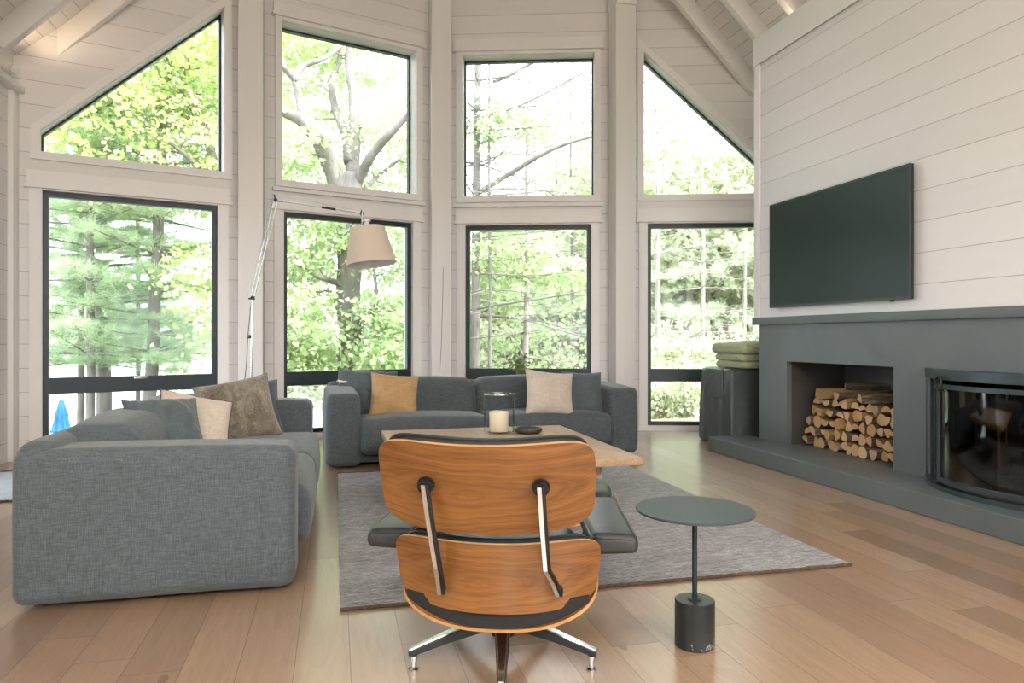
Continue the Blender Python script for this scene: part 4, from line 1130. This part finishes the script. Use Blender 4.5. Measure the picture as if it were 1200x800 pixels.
# ------------------------------------------------------------------ outdoors
rng = np.random.default_rng(5)
def leaf_mat(name, c1, c2, c3, trans=.45, rough=.5):
    t = NT(name); a = t.n('ShaderNodeAttribute', attribute_name='tint'); f = a.outputs['Fac']
    c = t.ramp(f, [(0, c1), (.5, c2), (1, c3)])
    d = t.n('ShaderNodeBsdfDiffuse'); t.link(c, d.inputs[0]); tr = t.n('ShaderNodeBsdfTranslucent'); t.link(c, tr.inputs[0])
    mx = t.n('ShaderNodeMixShader'); mx.inputs[0].default_value = trans; t.link(d.outputs[0], mx.inputs[1]); t.link(tr.outputs[0], mx.inputs[2])
    t.link(mx.outputs[0], t.out.inputs['Surface']); t.t.nodes.remove(t.b); return t.mat
M['leaf_yg'] = leaf_mat('spring_leaf_yellow_green', (.54, .64, .25), (.65, .73, .34), (.76, .80, .48))
M['leaf_g'] = leaf_mat('spring_leaf_green', (.43, .55, .29), (.54, .65, .37), (.68, .75, .49))
M['needle'] = leaf_mat('pine_needles', (.38, .52, .32), (.52, .64, .42), (.68, .76, .54), .3)
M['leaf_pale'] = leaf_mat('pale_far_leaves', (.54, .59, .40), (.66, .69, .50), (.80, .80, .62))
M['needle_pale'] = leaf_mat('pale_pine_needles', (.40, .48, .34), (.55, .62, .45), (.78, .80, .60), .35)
M['bark'] = pm('grey_tree_bark', (.17, .15, .14), (.30, .27, .25), 6, .9, bump=.8, bscale=22, bdist=.03, stretch=(1, 1, .25))
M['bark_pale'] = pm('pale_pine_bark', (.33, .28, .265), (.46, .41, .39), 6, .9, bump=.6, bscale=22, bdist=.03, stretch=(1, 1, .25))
M['earth'] = pm('forest_floor', (.12, .125, .07), (.18, .17, .11), 1.5, .95, bump=.6, bscale=6, bdist=.1)
M['lake'] = pm('lake_water', (.35, .42, .45), (.30, .38, .42), .3, .18, spec=.9, bump=.15, bscale=3, bdist=.05)
M['umb_blue'] = pm('blue_umbrella_cloth', (.01, .10, .34), (.02, .15, .42), 6, .7)

def sstep(a, b, x): t = np.clip((x - a) / (b - a), 0, 1); return t * t * (3 - 2 * t)
def ground_z(x, y):
    base = -1.1 - 2.6 * sstep(10.5, 20, y) * sstep(6, -2, x - (y - 9) * .25)
    hill = sstep(2, 9, x - (y - 9) * .12) * np.clip((y - 9), 0, 60) * .13
    return base + hill + .12 * np.sin(x * .9) * np.cos(y * .7)
xs = np.linspace(-70, 70, 100); ysg = np.concatenate([np.linspace(9.3, 24, 30), np.linspace(25, 90, 40)])
ysg = np.concatenate([np.linspace(-20, 9, 10), ysg])
gx, gy = np.meshgrid(xs, ysg); gzv = ground_z(gx, gy)
vs = list(zip(gx.ravel().tolist(), gy.ravel().tolist(), gzv.ravel().tolist())); nx_ = len(xs); fs = []
for j in range(len(ysg) - 1):
    for i in range(nx_ - 1): k = j * nx_ + i; fs.append((k, k + 1, k + nx_ + 1, k + nx_))
tag(MB().add(vs, fs).build('ground', M['earth'], None, sharp=0), 'sloping wooded ground outside the windows', None, None, 'structure')
tag(MB().add([(-500, 12, -3.25), (300, 12, -3.25), (300, 700, -3.25), (-500, 700, -3.25)], [(0, 1, 2, 3)]).build('lake', M['lake'], None, smooth=False), 'bright lake beyond the trees', None, None, 'structure')

def fast(name, V, k, mat, parent, tint):
    n = len(V); me = bpy.data.meshes.new(name); nf = n // k
    me.vertices.add(n); me.vertices.foreach_set('co', np.ascontiguousarray(V, dtype=np.float32).ravel())
    me.loops.add(n); me.loops.foreach_set('vertex_index', np.arange(n, dtype=np.int32))
    me.polygons.add(nf); me.polygons.foreach_set('loop_start', np.arange(0, n, k, dtype=np.int32))
    try: me.polygons.foreach_set('loop_total', np.full(nf, k, dtype=np.int32))
    except Exception: pass
    a = me.attributes.new('tint', 'FLOAT', 'FACE'); a.data.foreach_set('value', np.asarray(tint, dtype=np.float32))
    me.update(calc_edges=True); me.validate()
    me.materials.append(mat); o = bpy.data.objects.new(name, me); col.objects.link(o)
    if parent: o.parent = parent
    return o
def unit(a): return a / np.maximum(np.linalg.norm(a, axis=-1, keepdims=True), 1e-9)
def leaves(centers, per, spread, size, flat=.35, rg=rng):
    """broad leaves (diamond quads) scattered in flattened sprays"""
    C = np.repeat(centers, per, 0); n = len(C)
    p = C + rg.normal(0, 1, (n, 3)) * np.array([spread, spread, spread * flat])
    nrm = unit(rg.normal(0, 1, (n, 3)) * np.array([.75, .75, 1]) + np.array([0, 0, .5]))
    t = unit(np.cross(nrm, rg.normal(0, 1, (n, 3)))); b = np.cross(nrm, t)
    L = size * rg.uniform(.6, 1.25, (n, 1)); W = L * rg.uniform(.36, .5, (n, 1))
    V = np.stack([p - t * L * .5, p + b * W - t * L * .05, p + t * L * .5 - nrm * L * .08, p - b * W - t * L * .05], 1).reshape(-1, 3)
    ct = np.repeat(rg.uniform(0, 1, len(centers)), per)
    return V, np.clip(.55 * ct + .45 * rg.uniform(0, 1, n), 0, 1)
def needles(centers, dirs, per, length, width, rg=rng):
    C = np.repeat(centers, per, 0); D = np.repeat(dirs, per, 0); n = len(C)
    d = unit(D * .9 + rg.normal(0, .75, (n, 3))); L = length * rg.uniform(.6, 1.2, (n, 1)); s = unit(np.cross(d, rg.normal(0, 1, (n, 3)))) * width
    p = C + rg.normal(0, length * .22, (n, 3))
    V = np.stack([p - s * .5, p + s * .5, p + d * L], 1).reshape(-1, 3)
    ct = np.repeat(rg.uniform(0, 1, len(centers)), per)
    return V, np.clip(.6 * ct + .4 * rg.uniform(0, 1, n), 0, 1)
def twig(mb, a, b, r0, r1, seed, sag=.12):
    a = Vector(a); b = Vector(b); m = (a + b) / 2 + Vector((math.sin(seed), math.cos(seed * 1.7), -.3 + .4 * math.sin(seed * 2.3))) * (b - a).length * sag
    P = curve_pts([a, m, b], 3); mb.add(*tube(P, [r0 + (r1 - r0) * i / (len(P) - 1) for i in range(len(P))], 5, cap=False))
def nearest(pts, c):
    d = np.linalg.norm(pts - c, axis=1) + np.clip(pts[:, 2] - c[2], 0, None) * .4; return int(np.argmin(d))
def limbs_to_mesh(mb, limbs, n=10):
    sk = []; rad = []
    for pts, rr in limbs:
        P = curve_pts(pts, 6); N = len(P); rs_ = [rr[0] + (rr[1] - rr[0]) * (i / (N - 1)) for i in range(N)]
        P = [p + Vector((noise.noise(p * 1.3), noise.noise(p * 1.3 + Vector((7, 0, 0))), 0)) * min(.05, rs_[i] * .5) for i, p in enumerate(P)]
        mb.add(*tube(P, rs_, n)); sk += [tuple(p) for p in P]; rad += rs_
    return np.array(sk), np.array(rad)
def leafy_tree(name, label, limbs, vols, leafm, barkm, per=45, spread=.32, size=.11, group=None, flat=.35, twigs=True, seed=0):
    """limbs: [(points, (r0, r1))] in world space; vols: [(centre, radii, clusters)]"""
    rg = np.random.default_rng(100 + seed)
    base = Vector(limbs[0][0][0]); root = empty(name, base, 0, label, 'tree', group)
    mb = MB(); sk, rad = limbs_to_mesh(mb, [([Vector(p) - base for p in pts], rr) for pts, rr in limbs])
    cs = []
    for c, r, n in vols:
        v = unit(rg.normal(0, 1, (n, 3))) * (rg.uniform(0, 1, (n, 1)) ** .4); cs.append(np.array(c) - np.array(base) + v * np.array(r))
    cs = np.concatenate(cs)
    if twigs:
        allp = sk.copy(); allr = rad.copy(); order = np.argsort([np.min(np.linalg.norm(sk - c, axis=1)) for c in cs])
        for q, i in enumerate(order):
            k = nearest(allp, cs[i]); r0 = min(allr[k] * .55, .03); r0 = max(r0, .006)
            twig(mb, allp[k], cs[i], r0, .004, seed + q)
            mid = (allp[k] + cs[i]) / 2; allp = np.vstack([allp, cs[i][None], mid[None]]); allr = np.append(allr, [.012, max(.008, r0 * .7)])
    mb.build('trunk', barkm, root, sharp=0)
    V, t = leaves(cs, per, spread, size, flat, rg); fast('foliage', V, 4, leafm, root, t)
    return root
def pine_tree(name, label, base, top, r0, whorls, reach, leafm, barkm, zmin, extra=None, per=26, length=.15, width=.008, group=None, seed=0, dens=1.0, bare=0.0, droop=.12):
    rg = np.random.default_rng(300 + seed); base = Vector(base); top = Vector(top) - base; root = empty(name, base, 0, label, 'tree', group)
    mb = MB(); limbs_to_mesh(mb, [([Vector((0, 0, 0)), top * .33 + Vector((.04, .0, 0)), top * .66, top], (r0, r0 * .45))] + [([Vector(p) - base for p in pts], rr) for pts, rr in (extra or [])])
    C = []; Dd = []
    for w in range(whorls):
        h = zmin + (1 - zmin) * (w + rg.uniform(-.3, .3)) / whorls
        nb = rg.integers(3, 6); a0 = rg.uniform(0, 6.28)
        for b in range(nb):
            a = a0 + b * 6.283 / nb + rg.uniform(-.4, .4); L = reach * (1.0 - .72 * h) * rg.uniform(.65, 1.15)
            p0 = np.array(top) * h; d = np.array([math.cos(a), math.sin(a), rg.uniform(-.1, .25)])
            P = [Vector(p0 + d * L * s + np.array([0, 0, -droop * L * s * s + .10 * L * s ** 3])) for s in np.linspace(0, 1, 7)]
            mb.add(*tube(P, [max(.005, r0 * .22 * (1 - .85 * i / 6)) for i in range(7)], 5, cap=False))
            if rg.uniform() < bare: continue
            m = max(3, int(L * 9 * dens))
            for q in range(m):
                s = rg.uniform(.25, 1.0); pb = p0 + d * L * s + np.array([0, 0, -droop * L * s * s + .10 * L * s ** 3])
                side = np.array([-d[1], d[0], 0]) * rg.normal(0, .22 * L * (1.15 - s)); pc = pb + side + np.array([0, 0, rg.uniform(-.05, .10)])
                C.append(pc); Dd.append(unit((side * .8 + d * .5 + np.array([0, 0, .25]))[None])[0])
                if rg.uniform() < .35: mb.add(*tube([Vector(pb), Vector(pc)], [.006, .003], 4, cap=False))
    mb.build('trunk', barkm, root, sharp=0)
    V, t = needles(np.array(C), np.array(Dd), per, length, width, rg); fast('foliage', V, 3, leafm, root, t)
    return root
def P_(u, v, d, dy=0): q = at(u, v, d); return (q.x, q.y + dy, q.z)
def foot(u, d, lift=-.05):
    q = at(u, CY, d); return (q.x, q.y, float(ground_z(np.array(q.x), np.array(q.y))) + lift)

# the big oak behind the lamp
d0 = 14.0; k = d0 / 840 / 2
oak = [([foot(407, d0), P_(407, 440, d0), P_(410, 400, d0), P_(409, 340, d0), P_(411, 290, d0), P_(409, 240, d0), P_(407, 205, d0)], (22 * k, 34 * k)),
       ([P_(398, 225, d0), P_(385, 193, d0 - .2), P_(370, 160, d0 - .5), P_(352, 140, d0 - .7), P_(332, 130, d0 - .9), P_(300, 118, d0 - 1.3), P_(265, 120, d0 - 2)], (22 * k, 6 * k)),
       ([P_(354, 142, d0 - .7), P_(352, 118, d0 - .6), P_(347, 92, d0 - .7), P_(358, 76, d0 - .6), P_(380, 69, d0 - .5), P_(405, 50, d0 - .2)], (11 * k, 4 * k)),
       ([P_(348, 94, d0 - .7), P_(334, 80, d0 - .9), P_(315, 60, d0 - 1.2), P_(290, 20, d0 - 1.5)], (9 * k, 3 * k)),
       ([P_(412, 210, d0), P_(416, 160, d0 + .2), P_(415, 115, d0 + .3), P_(408, 80, d0 + .3), P_(412, 30, d0 + .4), P_(420, -60, d0 + .5)], (17 * k, 6 * k)),
       ([P_(409, 190, d0), P_(405, 155, d0 + .3), P_(392, 125, d0 + .5), P_(388, 92, d0 + .6), P_(398, 76, d0 + .7), P_(402, 20, d0 + .9)], (13 * k, 5 * k)),
       ([P_(418, 215, d0), P_(432, 188, d0 - .3), P_(447, 168, d0 - .5), P_(462, 152, d0 - .7), P_(480, 132, d0 - .8), P_(520, 100, d0 - 1.2), P_(560, 60, d0 - 1.5)], (13 * k, 4 * k)),
       ([P_(418, 228, d0), P_(432, 218, d0 + .4), P_(447, 203, d0 + .8), P_(470, 185, d0 + 1.2)], (8 * k, 3 * k)),
       ([P_(408, 385, d0), P_(424, 374, d0 - .3), P_(437, 364, d0 - .5), P_(441, 345, d0 - .6), P_(438, 310, d0 - .5)], (11 * k, 3 * k)),
       ([P_(403, 335, d0), P_(385, 328, d0 - .5), P_(368, 322, d0 - 1), P_(345, 300, d0 - 1.5)], (8 * k, 3 * k)),
       ([P_(402, 400, d0), P_(390, 345, d0 + .6), P_(370, 342, d0 + 1), P_(340, 332, d0 + 1.3)], (5 * k, 2 * k))]
c = at(405, 330, d0)
leafy_tree('oak_tree', 'thick grey oak seen behind the floor lamp, limbs forking in the upper window', oak,
           [(at(338, 285, 13.2), (1.15, 1.0, 1.0), 62), (at(318, 385, 12.6), (1.15, 1.2, .9), 64), (at(358, 425, 13.0), (.5, .8, .4), 20), (at(470, 395, 13.2), (.85, 1.2, 1.0), 44), (at(474, 425, 12.8), (.65, .8, .5), 24), (at(470, 285, 13.6), (1.0, 1, .8), 24),
            (at(390, 330, 16.2), (2.4, .9, 2.2), 95), (at(350, 70, 14.9), (2.0, 1.2, 2.0), 52), (at(440, 50, 15.4), (2.6, 1.4, 2.0), 52), (at(340, 170, 13.4), (1.0, 1, 1.0), 20), (at(465, 180, 14.4), (1.0, 1, .9), 14), (at(420, 195, 15.6), (1.6, .9, .8), 16)],
           M['leaf_g'], M['bark'], 48, .26, .125, seed=1)
# maple filling the sloping window at the left
d1 = 15.0
mp_ = [([foot(262, d1), P_(262, 400, d1), P_(258, 260, d1), P_(240, 150, d1), P_(215, 110, d1), P_(222, 70, d1), P_(235, 10, d1)], (.13, .05)),
       ([P_(250, 215, d1), P_(215, 180, d1 - .8), P_(165, 140, d1 - 1.3), P_(120, 110, d1 - 1.7)], (.06, .02)),
       ([P_(240, 150, d1), P_(190, 130, d1 + .6), P_(130, 175, d1 + 1.0), P_(90, 190, d1 + 1.2)], (.05, .015))]
leafy_tree('maple_tree', 'bright yellow green maple filling the sloping left window', mp_, [((at(180, 110, 14.5)), (3.6, 2.5, 2.6), 250), ((at(225, 45, 15)), (2.5, 2.5, 2.0), 110), ((at(247, 330, 14.4)), (.7, 1.0, .9), 18)], M['leaf_yg'], M['bark'], 46, .30, .125, seed=2)
# pines at the left
def gpine(u0, d, u1, v1, r, label, **kw): return pine_tree('pine_tree', label, foot(u0, d), P_(u1, v1, d), r, kw.pop('whorls', 15), kw.pop('reach', 3.2), kw.pop('leafm', M['needle']), kw.pop('barkm', M['bark']), kw.pop('zmin', .22), **kw)
gpine(92, 16.5, 94, -60, .085, 'slim pine trunk nearest the blue umbrella', seed=1, reach=2.6, whorls=22, dens=1.9, per=34, zmin=.30, length=.18, width=.009)
gpine(103, 15.0, 106, -60, .10, 'pine trunk second in from the blue umbrella', seed=2, reach=3.2, whorls=22, dens=1.9, per=34, zmin=.30, length=.18, width=.009)
gpine(122, 17.0, 112, -120, .19, 'stout pine trunk in the middle of the left lower window', seed=3, reach=3.6, whorls=24, dens=1.9, per=34, zmin=.30, length=.18, width=.009)
gpine(159, 17.5, 162, -40, .065, 'thin straight pine trunk beside the leaning one', seed=4, reach=2.2, whorls=22, dens=1.9, per=34, zmin=.30, length=.18, width=.009)
ln_ = gpine(164, 15.5, 205, -70, .155, 'leaning pine trunk at the right of the left lower window', seed=5, reach=3.0, whorls=22, dens=1.9, per=34, zmin=.30, length=.18, width=.009)
# trees behind the third window
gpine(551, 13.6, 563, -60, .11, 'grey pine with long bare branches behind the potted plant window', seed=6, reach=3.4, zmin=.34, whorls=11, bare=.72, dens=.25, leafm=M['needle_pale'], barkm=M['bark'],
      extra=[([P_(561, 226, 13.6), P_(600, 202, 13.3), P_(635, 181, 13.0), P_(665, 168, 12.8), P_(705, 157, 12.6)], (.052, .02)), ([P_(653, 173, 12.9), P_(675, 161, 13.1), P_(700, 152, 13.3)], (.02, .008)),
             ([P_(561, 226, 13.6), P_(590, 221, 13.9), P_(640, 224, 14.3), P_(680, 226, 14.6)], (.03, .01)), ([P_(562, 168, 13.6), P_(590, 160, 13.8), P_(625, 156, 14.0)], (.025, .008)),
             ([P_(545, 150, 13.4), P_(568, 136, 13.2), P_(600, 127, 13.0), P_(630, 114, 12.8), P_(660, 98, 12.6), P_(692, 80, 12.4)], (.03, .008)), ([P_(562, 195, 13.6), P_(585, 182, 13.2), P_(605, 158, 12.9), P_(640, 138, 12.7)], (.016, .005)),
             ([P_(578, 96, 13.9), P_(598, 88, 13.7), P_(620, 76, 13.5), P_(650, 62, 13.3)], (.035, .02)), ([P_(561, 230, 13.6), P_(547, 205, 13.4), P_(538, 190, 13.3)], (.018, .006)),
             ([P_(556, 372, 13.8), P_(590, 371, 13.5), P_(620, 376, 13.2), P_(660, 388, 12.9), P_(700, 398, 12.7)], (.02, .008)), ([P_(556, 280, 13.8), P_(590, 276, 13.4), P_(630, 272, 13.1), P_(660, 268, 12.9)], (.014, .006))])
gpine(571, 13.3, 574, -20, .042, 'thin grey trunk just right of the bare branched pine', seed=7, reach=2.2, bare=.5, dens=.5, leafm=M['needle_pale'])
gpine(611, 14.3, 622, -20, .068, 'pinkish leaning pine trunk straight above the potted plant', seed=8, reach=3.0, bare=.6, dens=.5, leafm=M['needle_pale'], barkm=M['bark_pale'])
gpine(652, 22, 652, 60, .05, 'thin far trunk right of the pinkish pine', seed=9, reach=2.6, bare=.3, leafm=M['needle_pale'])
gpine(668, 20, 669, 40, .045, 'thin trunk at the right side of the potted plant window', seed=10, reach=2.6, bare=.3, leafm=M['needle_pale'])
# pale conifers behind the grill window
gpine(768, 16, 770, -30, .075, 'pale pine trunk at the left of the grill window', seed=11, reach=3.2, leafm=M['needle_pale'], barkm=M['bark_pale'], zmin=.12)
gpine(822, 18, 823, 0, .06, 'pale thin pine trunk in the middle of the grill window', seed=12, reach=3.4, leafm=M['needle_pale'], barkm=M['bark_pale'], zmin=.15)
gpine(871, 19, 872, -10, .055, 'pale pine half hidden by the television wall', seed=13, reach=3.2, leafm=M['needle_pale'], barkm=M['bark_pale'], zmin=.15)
# young maples in front of the woods
yg = 15.0
leafy_tree('maple_sapling', 'fresh green sapling leaning across the potted plant window', [([foot(535, 14.6), P_(545, 420, 14.6), P_(560, 330, 14.4), P_(590, 290, 14.2), P_(630, 285, 14.0)], (.05, .012)), ([P_(553, 370, 14.5), P_(590, 372, 14.3), P_(640, 378, 14.0), P_(690, 395, 13.8)], (.03, .008))],
           [((at(592, 128, 13.3)), (.75, .8, .35), 9), ((at(572, 158, 13.2)), (.4, .6, .25), 5), ((at(650, 150, 13.6)), (.8, .8, .5), 5), ((at(590, 300, 14.3)), (.9, 1.2, .55), 36), ((at(575, 345, 14.6)), (.7, 1.0, .5), 22), ((at(650, 330, 15)), (1.0, 1.2, 1.0), 26), ((at(600, 400, 16)), (1.7, 1.2, .9), 26)], M['leaf_g'], M['bark'], 40, .24, .115, seed=3)

# distant woods: a few kinds, copied
def far_leafy(seed, leafm, h):
    rg = random.Random(seed); l = [([(0, 0, 0), (.1, 0, h * .3), (0, .1, h * .6), (.1, 0, h * .95)], (.16, .03))]
    for q in range(7):
        a = rg.uniform(0, 6.28); z = h * rg.uniform(.3, .7); l.append(([(0, 0, z), (math.cos(a) * 1.2, math.sin(a) * 1.2, z + .9), (math.cos(a) * 2.6, math.sin(a) * 2.6, z + 1.6)], (.06, .015)))
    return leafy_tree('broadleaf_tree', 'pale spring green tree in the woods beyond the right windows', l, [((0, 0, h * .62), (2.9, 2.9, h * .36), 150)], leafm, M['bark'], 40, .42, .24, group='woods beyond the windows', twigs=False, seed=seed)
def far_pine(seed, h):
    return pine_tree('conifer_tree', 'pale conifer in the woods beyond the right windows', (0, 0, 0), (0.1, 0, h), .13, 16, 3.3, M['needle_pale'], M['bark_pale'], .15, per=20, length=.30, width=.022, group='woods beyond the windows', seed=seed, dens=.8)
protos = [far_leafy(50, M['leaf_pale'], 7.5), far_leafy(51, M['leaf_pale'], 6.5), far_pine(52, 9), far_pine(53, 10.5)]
rg = random.Random(77)
spots = []
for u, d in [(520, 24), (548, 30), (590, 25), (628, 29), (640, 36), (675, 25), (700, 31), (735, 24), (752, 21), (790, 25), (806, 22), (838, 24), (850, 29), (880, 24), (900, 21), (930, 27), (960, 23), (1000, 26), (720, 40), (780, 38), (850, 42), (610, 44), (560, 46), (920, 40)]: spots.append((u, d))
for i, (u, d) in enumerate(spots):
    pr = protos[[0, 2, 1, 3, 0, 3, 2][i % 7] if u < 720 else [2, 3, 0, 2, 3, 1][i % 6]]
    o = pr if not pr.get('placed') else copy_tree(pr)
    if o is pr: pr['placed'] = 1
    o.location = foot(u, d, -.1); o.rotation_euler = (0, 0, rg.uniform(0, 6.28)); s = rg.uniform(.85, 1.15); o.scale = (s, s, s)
for pr in protos:
    pr.pop('placed', None)
for o in list(col.objects):
    if 'placed' in o: del o['placed']
left_spots = [(-40, 34), (20, 40), (290, 26), (330, 34), (470, 30), (430, 40), (380, 38), (255, 30)]
for i, (u, d) in enumerate(left_spots):
    o = copy_tree(protos[(0, 1)[i % 2]]); o.location = foot(u, d, -.1); o.rotation_euler = (0, 0, rg.uniform(0, 6.28)); s = rg.uniform(.6, .85); o.scale = (s, s, s)
    o['label'] = 'soft green tree on the lake shore behind the oak and left pines'; o['group'] = 'trees along the lake shore'
# shrubs under the conifers
def shrub(seed, leafm):
    l = [([(0, 0, 0), (.1, 0, .4), (.05, .05, .9)], (.02, .006))]
    rgs = random.Random(seed)
    for q in range(6):
        a = rgs.uniform(0, 6.28); l.append(([(0, 0, .1), (math.cos(a) * .4, math.sin(a) * .4, .5), (math.cos(a) * .8, math.sin(a) * .8, .9)], (.015, .004)))
    r_ = leafy_tree('shrub', 'bushy pale yellow green shrub on the bank outside the grill window', l, [((0, 0, .75), (1.0, 1.0, .65), 70)], leafm, M['bark'], 34, .18, .085, group='shrubs on the bank', seed=seed); r_['category'] = 'shrub'; return r_
s1 = shrub(60, M['leaf_pale']); s2 = shrub(61, M['leaf_g'])
sh = [(770, 13.4), (800, 14.2), (835, 13.2), (865, 14.5), (785, 16.5), (820, 17), (855, 17.5), (745, 15.5), (700, 15.5), (660, 16.5), (625, 17), (900, 15), (735, 18.5), (680, 19)]
for i, (u, d) in enumerate(sh):
    pr = (s1, s2)[i % 2]; o = pr if i < 2 else copy_tree(pr); o.location = foot(u, d, -.05); s = rg.uniform(.9, 1.5); o.scale = (s, s, s * rg.uniform(.8, 1.1)); o.rotation_euler = (0, 0, rg.uniform(0, 6.28))
# far shore beyond the lake
def shore(x0, x1, y, h, seed):
    vs = []; fs = []; n = 60; m = 6
    for i in range(n + 1):
        for j in range(m + 1):
            x = x0 + (x1 - x0) * i / n; t = j / m
            vs.append((x, y + 30 * t + 4 * noise.noise((x * .03, t * 3, seed)), -3.4 + h * math.sin(t * math.pi * .5) * (.8 + .4 * noise.noise((x * .025, t, seed + 3)))))
    for i in range(n):
        for j in range(m): k = i * (m + 1) + j; fs.append((k, k + 1, k + m + 2, k + m + 1))
    return MB().add(vs, fs).build('hill', M['far_shore'], None, sharp=0)
M['far_shore'] = pm('far_wooded_shore', (.30, .42, .22), (.42, .52, .30), .12, .95)
tag(shore(-260, 140, 150, 7, 3), 'low wooded far shore across the lake', None, None, 'structure')
# closed blue umbrella down by the water
q = at(72, 503, 30.0)
um = empty('patio_umbrella', (q.x, q.y, q.z - 1.6), 0, 'closed bright blue patio umbrella standing by the lake', 'umbrella')
MB().add(*tube([(0, 0, 0), (0, 0, 2.95)], .03, 10)).build('pole', M['white_plastic'], um)
prof = [(.05, 2.85), (.10, 2.8), (.16, 2.4), (.22, 2.2), (.20, 2.1), (.30, 1.6), (.36, 1.5), (.10, 1.48), (0, 1.48)]
vs, fs = lathe(prof, 32); vs = [(x * (1 + .3 * math.cos(8 * math.atan2(y, x)) * (z < 2.8)), y * (1 + .3 * math.cos(8 * math.atan2(y, x)) * (z < 2.8)), z) for x, y, z in vs]
MB().add(vs, fs).build('folded_canopy', M['umb_blue'], um, sharp=0)
MB().add(*lathe([(0, 0), (.3, 0), (.3, .08), (.05, .12), (0, .12)], 20)).build('base', M['pot'], um)
SKY, SUN, FILL, UPL, EXPO = 5.3, 4.2, 132, 9, 0.45
# ------------------------------------------------------------------ light
w = bpy.data.worlds.new('sky'); scene.world = w; w.use_nodes = True
bg = w.node_tree.nodes['Background']; bg.inputs[0].default_value = (.86, .91, 1.0, 1); bg.inputs[1].default_value = SKY
sd = bpy.data.lights.new('sun', 'SUN'); sd.energy = SUN; sd.angle = R(2.5); sd.color = (1, .95, .86)
so = bpy.data.objects.new('sun', sd); col.objects.link(so)
so.rotation_euler = Vector((.72, -.42, .62)).to_track_quat('Z', 'Y').to_euler()
def area(name, loc, dirv, size, power, colr, shape='DISK', sy=None):
    l = bpy.data.lights.new(name, 'AREA'); l.energy = power; l.color = colr; l.shape = shape; l.size = size
    if sy: l.size_y = sy
    o = bpy.data.objects.new(name, l); col.objects.link(o); o.location = loc; o.rotation_euler = Vector(dirv).to_track_quat('-Z', 'Y').to_euler(); return o
def spot(name, loc, dirv, power, colr, ang=110):
    l = bpy.data.lights.new(name, 'SPOT'); l.energy = power; l.color = colr; l.spot_size = R(ang); l.spot_blend = .8; l.shadow_soft_size = .04
    o = bpy.data.objects.new(name, l); col.objects.link(o); o.location = loc; o.rotation_euler = Vector(dirv).to_track_quat('-Z', 'Y').to_euler(); return o
WARM = (1, .95, .89)
# pendants added out of view behind the camera to brighten the room
M['opal'] = NT('opal_glass').set((.9, .87, .8), .3, 0, .4, Emission_Color=(1, .85, .66, 1), Emission_Strength=3.0).mat
for i, (x, y) in enumerate(((-.6, -1.6), (1.3, -2.2), (3.1, -1.6))):
    r = empty('added_pendant', (x, y, 3.05), 0, 'added drum pendant lighting the room from behind the camera, %s of three' % ('left', 'middle', 'right')[i], 'lamp', 'added pendants')
    MB().add(*lathe([(.30, .0), (.30, .24), (.298, .24), (.298, 0)], 40, True)).build('drum_shade', M['shade'], r, sharp=30)
    MB().add(*lathe([(0, .02), (.29, .02), (.29, .03), (0, .03)], 40)).build('diffuser', M['opal'], r, sharp=30)
    MB().add(*tube([(0, 0, .03), (0, 0, ceil_z(x) - 3.05 - .45 * (abs(x - APEX.x) < .09))], .006, 8)).build('cord', M['black_metal'], r)
    area('added_pendant_fill', (x, y, 3.04), (0, .25, -1), .55, FILL, WARM)
    area('added_pendant_upfill', (x, y, 3.30), (0, 0, 1), .5, FILL * .7, WARM)
spot('ledge_light', (XL + .16, 7.30, 3.62), (.45, .35, .9), UPL, (1, .74, .48), 100)
c2 = copy_tree(bpy.data.objects['spotlight']); c2.location = (4.35, 6.2, 4.149); c2.rotation_euler = (0, 0, R(60)); c2['label'] = 'small white spotlight on top of the chimney wall'
spot('chimney_light', (4.45, 6.40, 4.36), (.1, .75, .65), UPL * .12, (1, .76, .52), 140)

scene.view_settings.view_transform = 'Standard'; scene.view_settings.look = 'None'
scene.view_settings.gamma = 1; scene.view_settings.use_curve_mapping = False; scene.view_settings.exposure = EXPO
cy = scene.cycles
cy.use_denoising = True; cy.denoiser = 'OPENIMAGEDENOISE'
cy.max_bounces = 10; cy.diffuse_bounces = 6; cy.glossy_bounces = 5; cy.transmission_bounces = 8; cy.transparent_max_bounces = 24
cy.sample_clamp_indirect = 6; cy.caustics_reflective = False; cy.caustics_refractive = False; cy.blur_glossy = .5
